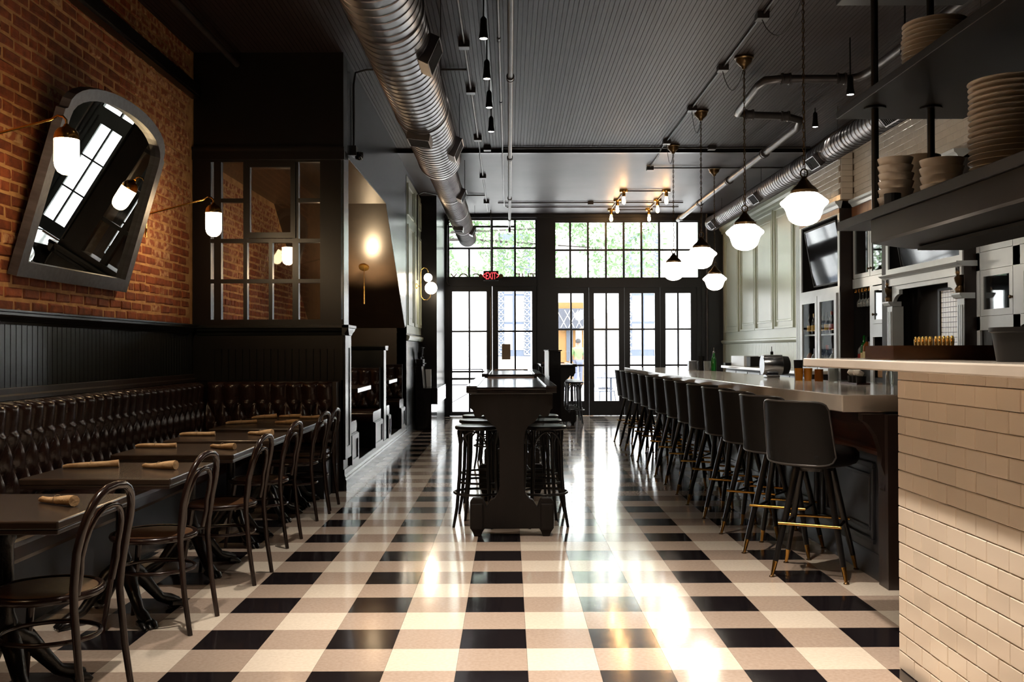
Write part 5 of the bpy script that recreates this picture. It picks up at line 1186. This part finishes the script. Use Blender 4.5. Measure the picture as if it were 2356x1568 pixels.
DESC = {'wa': 'cream-labelled dark wine bottle', 'wb': 'gold-labelled dark wine bottle', 'wc': 'red-labelled dark wine bottle', 'wg': 'cream-labelled green wine bottle', 'sc': 'white-labelled clear spirit bottle', 'sw': 'cream-labelled amber spirit bottle', 'sr': 'red-labelled clear spirit bottle'}
def bottle(k, x, y, z, where, grp, s=1.0):
    t = thing('bottle', '%s %s' % (DESC[k], where), 'bottle', (x, y, z), R.uniform(0, 6), grp); t.scale = (s, s, s)
    for (n_, me) in BK[k]: put(me, n_, t)
for i, k in enumerate(('wb', 'wa', 'wb', 'wa', 'wb')): bottle(k, 4.41 + 0.03 * (i % 2), 14.16 - i * 0.115, 1.566, 'on the shelf behind the far door, %s from left' % ORD[i], 'bottles on the cabinet shelf')
for i, k in enumerate(('wb', 'wa', 'wc', 'wb', 'wg', 'wa')): bottle(k, 4.41 + 0.03 * (i % 2), 13.40 - i * 0.11, 1.566, 'on the shelf behind the nearer door, %s from left' % ORD[i], 'bottles on the cabinet shelf')
for i, k in enumerate(('sw', 'sr', 'sc', 'sc', 'sr')): bottle(k, 4.41 + 0.04 * (i % 2), 14.15 - i * 0.12, 1.001, 'on the cabinet floor behind the far door, %s from left' % ORD[i], 'bottles on the cabinet floor', 1.35)
for i, k in enumerate(('wc', 'sr', 'sc', 'sc', 'sw')): bottle(k, 4.41 + 0.04 * (i % 2), 13.38 - i * 0.13, 1.001, 'on the cabinet floor behind the nearer door, %s from left' % ORD[i], 'bottles on the cabinet floor', 1.35)
for i, k in enumerate(('sr', 'wg', 'sw', 'sc', 'sr', 'sc')): bottle(k, 4.585, 12.56 - i * 0.1, 1.141, 'in the stemware niche, %s from left' % ORD[i], 'bottles in the stemware niche', 1.15 + 0.12 * (i % 3))
gm = MB().lathe([(0.033, 0.0), (0.033, 0.002), (0.004, 0.006), (0.0035, 0.075), (0.02, 0.09), (0.036, 0.12), (0.038, 0.15), (0.032, 0.185)][::1], 14, cap=False).mesh('wine_glass', 'bottle_clear', 50)
for i in range(5):
    o = put(gm, 'wine_glass', None, (4.575, 12.125 + 0.115 * i, 2.083), (PI, 0, 0)); tag(o, 'wine glass hanging upside down in the rack, %s from the far end' % ORD[4 - i], 'glass', 'wine glasses in the rack')
# draught tower
dt = thing('draught_tower', 'brass draught beer tower with ten taps in the mantel alcove', 'beer tower', (0, 0, 0))
MB().tube([(4.25, 9.0, 1.30), (4.25, 9.92, 1.30)], 0.035, 14).build('manifold', 'brass', dt, smooth=50)
for y in (9.08, 9.84): MB().tube([(4.25, y, 0.951), (4.25, y, 1.28)], 0.03, 12).build('tower_leg', 'brass', dt, smooth=50)
for i in range(10):
    y = 9.04 + 0.085 * i + (0.04 if i > 4 else 0)
    f = MB().tube([(4.22, y, 1.31), (4.16, y, 1.32), (4.13, y, 1.26)], 0.011, 8).build('faucet', 'steel', dt, smooth=50)
    MB().lathe([(0.008, 0), (0.013, 0.02), (0.019, 0.07), (0.02, 0.11), (0.012, 0.14), (0.0, 0.145)], 12, (4.15, y, 1.335), cap=False).build('tap_handle', 'brass_bright', f, smooth=50)
tag(MB().box(4.545, 4.66, 11.46, 11.92, 1.001, 1.25).build('kraft_carton', 'kraft_box', None, bevel=0.012), 'brown carton in the low niche left of the mantel', 'carton')

# ------------------------------------------------------------------ things on the bar top
Zb = 1.0905
sd = thing('steel_dispenser', 'drum-shaped brushed steel dispenser on the bar top', 'dispenser', (2.44, 8.98, Zb))
MB().lathe([(0.0, -0.09), (0.088, -0.09), (0.09, -0.085), (0.09, 0.085), (0.088, 0.09), (0.0, 0.09)], 32, (0, 0, 0.118), 'x', cap=False).build('drum', 'steel', sd, smooth=40)
MB().lathe([(0.0, 0.0905), (0.086, 0.0905), (0.082, 0.15), (0.05, 0.165), (0.0, 0.166)], 28, (0, 0, 0.115), 'x', cap=False).build('end_cap', 'plastic_black', sd, smooth=40)
MB().box(-0.06, 0.06, -0.07, 0.07, 0, 0.03).build('foot', 'steel', sd, bevel=0.008); MB().box(-0.085, 0.085, -0.06, 0.06, 0.19, 0.212).build('lid', 'steel', sd, bevel=0.006)
def cup(name, lab, cat, x, y, r0, r1, h_, mt, z=Zb, grp=None):
    return tag(MB().lathe([(0, 0), (r0, 0), (r1, h_), (r1 - 0.003, h_), (r0 - 0.003, 0.006), (0, 0.006)], 18, (x, y, z), cap=False).build(name, mt, None, smooth=40), lab, cat, grp)
cup('straw_cup', 'black straw cup behind the amber glasses on the bar', 'cup', 2.53, 8.45, 0.032, 0.04, 0.17, 'plastic_black')
cup('amber_glass', 'amber drinking glass on the bar, left of the pair', 'glass', 2.43, 8.10, 0.03, 0.036, 0.105, 'amber_glass', grp='amber glasses'); cup('amber_glass', 'amber drinking glass on the bar, right of the pair', 'glass', 2.50, 8.08, 0.03, 0.036, 0.105, 'amber_glass', grp='amber glasses')
cup('glass_jar', 'orange jar next to the amber glasses', 'jar', 2.54, 7.92, 0.036, 0.034, 0.10, 'bottle_whisky'); cup('glass_jar', 'clear glass jar next to the orange jar', 'jar', 2.60, 7.75, 0.04, 0.04, 0.11, 'bottle_clear')
gt = thing('garnish_tray', 'bar garnish tray with white crumpled napkins and dark tins', 'tray', (2.62, 7.28, Zb))
MB().box(-0.05, 0.05, -0.14, 0.22, 0, 0.012).build('tray', 'red_plastic', gt)
for q in range(3): MB().lathe([(0, 0), (0.035, 0), (0.038, 0.05), (0.034, 0.05), (0.03, 0.006), (0, .006)], 14, (0, -0.09 + q * 0.085, 0.012), cap=False).build('tin', 'plastic_black', gt, smooth=40)
for q in range(5):
    a = R.uniform(0, 3); MB().obox((R.uniform(-.02, .02), -0.09 + q * 0.05, 0.085), (0.06, 0.05, 0.035), Matrix.Rotation(a, 3, 'Z') @ Matrix.Rotation(0.5, 3, 'X')).build('napkin_sheet', 'paper_white', gt, bevel=0.01)
so = thing('soda_bottle', 'slim clear bottle standing near the tiled pass end of the bar', 'bottle', (2.66, 6.75, Zb)); MB().lathe([(0, 0), (0.027, 0), (0.028, 0.09), (0.014, 0.13), (0.013, 0.17), (0, 0.171)], 14, cap=False).build('body', 'bottle_clear', so, smooth=50); MB().lathe([(0.015, 0.165), (0.015, 0.185), (0, 0.186)], 10, cap=False).build('cap', 'label_red', so)
# far end caddy group
nh = thing('napkin_holder', 'steel napkin holder at the far end of the bar', 'holder', (2.33, 12.3, Zb)); MB().box(-0.05, 0.05, -0.06, 0.06, 0, 0.12).build('body', 'steel', nh, bevel=0.006); MB().box(0.05, 0.055, -0.05, 0.05, 0.01, 0.11).build('face', 'white_plastic', nh)
tag(MB().box(2.40, 2.48, 12.2, 12.32, Zb, Zb + 0.115).build('coaster_box', 'plastic_black', None, bevel=0.004), 'black coaster box beside the steel napkin holder', 'box')
cup('straw_cup', 'black straw cup at the far end of the bar', 'cup', 2.40, 12.05, 0.03, 0.04, 0.18, 'plastic_black')
cup('glass_jar', 'squat glass jar left of the green bottle', 'jar', 2.44, 11.9, 0.04, 0.045, 0.12, 'bottle_clear'); cup('snack_jar', 'jar of brown garnish left of the green bottle', 'jar', 2.49, 12.08, 0.035, 0.04, 0.10, 'bottle_whisky')
gb = thing('pourer_bottle', 'green glass bottle with a metal pourer at the far end of the bar', 'bottle', (2.505, 11.82, Zb)); MB().lathe([(0, 0), (0.031, 0), (0.032, 0.12), (0.024, 0.16), (0.014, 0.19), (0.013, 0.225), (0, 0.226)], 16, cap=False).build('body', 'bottle_green', gb, smooth=50); MB().lathe([(0.014, 0.215), (0.014, 0.235), (0.004, 0.24), (0.0035, 0.285), (0, 0.286)], 10, cap=False).build('pourer', 'steel', gb, smooth=50)
gb2 = thing('pourer_bottle', 'green glass bottle with a black pourer behind the steel dispenser', 'bottle', (2.535, 9.32, Zb)); MB().lathe([(0, 0), (0.031, 0), (0.032, 0.12), (0.024, 0.16), (0.014, 0.19), (0.013, 0.225), (0, 0.226)], 16, cap=False).build('body', 'bottle_green', gb2, smooth=50); MB().lathe([(0.014, 0.215), (0.014, 0.24), (0.004, 0.245), (0.0035, 0.29), (0, 0.291)], 10, cap=False).build('pourer', 'plastic_black', gb2, smooth=50)
tag(MB().box(4.0, 4.25, 16.45, 17.4, 1.0655, 1.24).build('paper_carton', 'white_plastic', None, bevel=0.006), 'long white box on the stone back counter', 'box')
tag(MB().box(4.02, 4.2, 16.1, 16.36, 1.0655, 1.23).build('speaker_box', 'plastic_black', None, bevel=0.006), 'small black box on the stone back counter', 'box')
tag(MB().box(3.9, 4.15, 17.42, 17.58, 1.0655, 1.11).build('cash_tray', 'plastic_black', None, bevel=0.004), 'flat black tray at the far end of the stone back counter', 'tray')

# ------------------------------------------------------------------ the street outside
ground = struct(MB().box(-40, 60, 20.0, 80, -0.25, -0.02), 'ground_sidewalk', 'sidewalk', 'pale sidewalk and street outside the windows')
YB = 38.0
bl = thing('street_building', 'white stone building across the street with tall ornate windows', 'building', (0, 0, 0))
MB().box(-30, 2.0, YB, YB + 2, -0.2, 16).box(3.2, 40, YB, YB + 2, -0.2, 16).box(2.0, 3.2, YB, YB + 2, 3.2, 16).build('facade', 'facade_white', bl)
def ornate(x0, x1, z0, z1):
    b = MB(); y = YB - 0.15
    b.box(x0, x1, y, YB, z0, z1); w_ = b.build('window', 'facade_trim', bl)
    g = MB(); bw_ = 0.28
    cols_ = [x0 + bw_, (x0 + x1) / 2 - 0.06, (x0 + x1) / 2 + 0.06, x1 - bw_]
    n = max(1, int((z1 - z0) / 1.15)); dz = (z1 - z0 - 0.4) / n
    for k in range(n):
        for (a, c) in ((cols_[0], cols_[1]), (cols_[2], cols_[3])):
            MB().box(a, c, y - 0.02, y - 0.001, z0 + 0.2 + k * dz + 0.05, z0 + 0.2 + (k + 1) * dz - 0.05).build('pane', 'facade_white', w_)
    # star-pattern border blocks
    h = MB(); z = z0 + 0.05
    while z < z1 - 0.25:
        for x in (x0 + 0.02, x1 - bw_ + 0.02):
            h.box(x, x + 0.24, y - 0.03, y - 0.001, z, z + 0.02).box(x, x + 0.02, y - 0.03, y - 0.001, z, z + 0.24)
            for (p, q) in ((0, 1), (1, -1)): h.obox((x + 0.12, y - 0.015, z + 0.12), (0.3, 0.03, 0.02), Matrix.Rotation(PI / 4 * q, 3, 'Y'))
        z += 0.26
    h.build('lattice', 'facade_white', w_)
for (a, c) in ((-9.6, -8.1), (-4.8, -3.3), (-0.45, 0.85), (4.55, 5.95), (9.2, 10.7), (14, 15.5)): ornate(a, c, 1.1, 5.9); ornate(a, c, 7.5, 12.0)
sh = thing('street_shop', 'small orange shopfront with a grey lattice sign across the street', 'shop', (0, 0, 0))
MB().box(1.95, 3.3, YB - 0.12, YB - 0.01, -0.02, 3.2).build('front', 'shop_orange', sh); MB().box(1.9, 3.3, YB - 0.5, YB - 0.121, 2.15, 2.95).build('sign_band', 'awning_grey', sh); MB().box(2.25, 2.5, YB - 0.16, YB - 0.121, 0.9, 2.1).build('shop_window', 'facade_glass', sh); MB().box(2.62, 2.85, YB - 0.16, YB - 0.121, 0, 2.1).build('door_panel', 'paper_white', sh)
b = MB()
for k in range(9): b.obox((2.05 + 0.15 * k, YB - 0.51, 2.55), (0.02, 0.02, 0.78), Matrix.Rotation(0.5 if k % 2 else -0.5, 3, 'Y'))
b.build('lattice', 'paper_white', sh)
um = thing('street_umbrella', 'cream market umbrella in front of the orange shop', 'umbrella', (3.35, 33.5, -0.02))
MB().lathe([(1.0, 2.05), (0.6, 2.3), (0.05, 2.65), (0.0, 2.68)], 8, cap=False).build('canopy', 'umbrella_cream', um); MB().tube([(0, 0, 0), (0, 0, 2.66)], 0.025, 8).build('pole', 'bark', um); MB().lathe([(0.25, 0), (0.25, 0.06), (0.05, 0.08)], 12).build('base', 'awning_grey', um)
# street tree: leafy crown as one uncountable mass
tr_ = thing('street_tree', 'leafy green street tree in front of the white building', 'tree', (0.3, 28.5, -0.02))
MB().tube([(0, 0, 0), (-0.05, 0, 1.6), (0.02, 0.05, 3.0), (-0.1, 0, 4.6)], [0.16, 0.13, 0.11, 0.05], 8).build('trunk', 'bark', tr_, smooth=60) if False else None
tr_.location = (-5.2, 28.5, -0.02)
MB().tube([(0, 0, 0), (0.05, 0, 2.0), (0.1, 0.0, 4.4), (0.4, 0, 6.4)], [0.18, 0.15, 0.12, 0.05], 8).build('trunk', 'bark', tr_, smooth=60)
b = MB()
for (p0, p1) in (((0.1, 0, 4.2), (4.4, 0.4, 5.4)), ((0.1, 0, 4.4), (6.4, -0.5, 4.9)), ((0.1, 0, 3.6), (3.2, -1.0, 4.2)), ((0.3, 0, 6.0), (3.5, 0.4, 7.5)), ((0.1, 0, 4.0), (-2.5, 0, 5.5)), ((0.1, 0, 4.6), (8.0, 0.4, 4.4))):
    b.tube([p0, tuple((p0[i] + p1[i]) / 2 + (0.15 if i == 2 else 0) for i in range(3)), p1], [0.06, 0.04, 0.015], 6)
b.build('branch', 'bark', tr_, smooth=60)
lf = MB(); rl = random.Random(3)
for k in range(20000):
    while True:
        x, y, z_ = rl.uniform(-3.5, 9.6), rl.uniform(-1.6, 1.6), rl.uniform(3.3, 8.5)
        cl = math.sin(x * 1.9 + 1) * math.cos(z_ * 2.3) + 0.6 * math.sin(x * 4.1 + z_ * 3.1)
        if cl > -0.55 and not (x > 7.6 and z_ > 6.5): break
    s = rl.uniform(0.04, 0.085); m = Euler((rl.uniform(-1, 1), rl.uniform(-1, 1), rl.uniform(0, 6.3))).to_matrix(); c = Vector((x, y, z_))
    lf.add([c + m @ Vector(p) for p in ((-s * 1.5, 0, 0), (0, -s * .55, 0), (s * 1.5, 0, 0), (0, s * .55, 0))], [(0, 1, 2, 3)])
lf.build('foliage', 'leaf', tr_, kind='stuff')
# patio rail and wire chairs outside the doors
pr2 = thing('patio_rail', 'dark steel patio rail outside the entrance', 'railing', (0, 0, 0))
for z in (0.55, 0.9): MB().box(-2.6, -0.6, 22.0, 22.03, z, z + 0.025).build('rail', 'fence_metal', pr2)
for x in (-2.6, -1.6, -0.62): MB().box(x, x + 0.03, 22.0, 22.03, -0.02, 0.92).build('post', 'fence_metal', pr2)
b = MB().tube([(-1.58, 22.01, 0.0), (-0.62, 22.01, 0.55)], 0.01, 6); b.build('brace', 'fence_metal', pr2)
def pchair(lab, x, y, rz):
    t = thing('patio_chair', lab, 'chair', (x, y, -0.02), rz, 'patio chairs outside the folding doors')
    MB().box(-0.2, 0.2, -0.2, 0.2, 0.44, 0.455).build('seat', 'chair_metal', t)
    for (sx, sy) in ((-1, -1), (1, -1), (1, 1), (-1, 1)): MB().tube([(0.24 * sx, 0.24 * sy, 0), (0.18 * sx, 0.18 * sy, 0.44)], 0.012, 6).build('leg', 'chair_metal', t)
    b = MB().tube([(-0.19, 0.19, 0.45), (-0.2, 0.27, 0.85), (0.2, 0.27, 0.85), (0.19, 0.19, 0.45)], 0.012, 6)
    for q in (-0.1, 0, 0.1): b.tube([(q, 0.2, 0.45), (q, 0.27, 0.85)], 0.006, 5)
    b.build('backrest', 'chair_metal', t)
pchair('pale metal patio chair outside the second folding door', 2.1, 21.6, 0.4); pchair('pale metal patio chair outside the third folding door', 2.75, 21.8, 2.6); pchair('pale metal patio chair outside the first folding door', 1.35, 22.2, -0.6)
ptb = thing('patio_table', 'pale metal patio table among the chairs outside', 'table', (2.35, 22.3, -0.02)); MB().lathe([(0.35, 0.72), (0.35, 0.74)], 24).build('tabletop', 'chair_metal', ptb); MB().tube([(0, 0, 0.02), (0, 0, 0.72)], 0.025, 8).build('column', 'chair_metal', ptb); MB().lathe([(0.22, 0), (0.22, 0.02), (0.03, 0.04)], 16).build('base', 'chair_metal', ptb)

# passer-by seen through the first folding door: one skinned body, hair and clothes as parts
def skin_body(name, verts, edges, radii, mt, parent, root):
    me = bpy.data.meshes.new(name); me.from_pydata(verts, edges, []); me.materials.append(MT[mt]); o = put(me, name, parent)
    o.modifiers.new('skin', 'SKIN'); 
    for i, r in enumerate(radii): me.skin_vertices[0].data[i].radius = (r, r) if not isinstance(r, tuple) else r; me.skin_vertices[0].data[i].use_root = (i == root)
    s = o.modifiers.new('sub', 'SUBSURF'); s.levels = 2; s.render_levels = 2
    return o
ps = thing('person', 'person in a light green shirt standing across the street', 'person', (2.62, 36.6, -0.02), PI + 0.3)
V = [(0, 0, 0.95), (0, 0, 1.15), (0, 0, 1.40), (0, -0.01, 1.50), (0, -0.02, 1.60), (0, -0.02, 1.70), (0.20, 0, 1.40), (0.26, -0.04, 1.13), (0.24, -0.2, 0.93), (0.24, -0.27, 0.90), (-0.20, 0, 1.40), (-0.26, -0.04, 1.13), (-0.24, -0.16, 0.92), (-0.24, -0.22, 0.88),
     (0.10, 0, 0.90), (0.11, -0.02, 0.50), (0.11, 0.02, 0.08), (0.11, -0.13, 0.03), (-0.10, 0, 0.90), (-0.11, -0.02, 0.50), (-0.11, 0.02, 0.08), (-0.11, -0.13, 0.03)]
E_ = [(0, 1), (1, 2), (2, 3), (3, 4), (4, 5), (2, 6), (6, 7), (7, 8), (8, 9), (2, 10), (10, 11), (11, 12), (12, 13), (0, 14), (14, 15), (15, 16), (16, 17), (0, 18), (18, 19), (19, 20), (20, 21)]
RD = [(0.16, 0.11), (0.15, 0.1), (0.17, 0.11), 0.06, 0.085, 0.085, 0.065, 0.045, 0.035, 0.03, 0.065, 0.045, 0.035, 0.03, 0.09, 0.065, 0.045, 0.04, 0.09, 0.065, 0.045, 0.04]
skin_body('body', V, E_, RD, 'skin', ps, 0)
sl_ = [0, 1, 2, 6, 7, 10, 11]; im = {v: i for i, v in enumerate(sl_)}
skin_body('shirt', [V[i] for i in sl_], [(im[a], im[c]) for (a, c) in E_ if a in im and c in im], [tuple(q * 1.12 for q in RD[i]) if isinstance(RD[i], tuple) else RD[i] * 1.25 for i in sl_], 'shirt_green', ps, 0)
sl_ = [0, 14, 15, 16, 18, 19, 20]; im = {v: i for i, v in enumerate(sl_)}
skin_body('trousers', [V[i] for i in sl_], [(im[a], im[c]) for (a, c) in E_ if a in im and c in im], [tuple(q * 1.1 for q in RD[i]) if isinstance(RD[i], tuple) else RD[i] * 1.2 for i in sl_], 'trousers', ps, 0)
MB().lathe([(0.0, 0.145), (0.06, 0.13), (0.095, 0.08), (0.10, 0.02), (0.09, -0.03)][::-1], 16, (0, 0.015, 1.655), cap=False).build('hair', 'hair', ps, smooth=60)
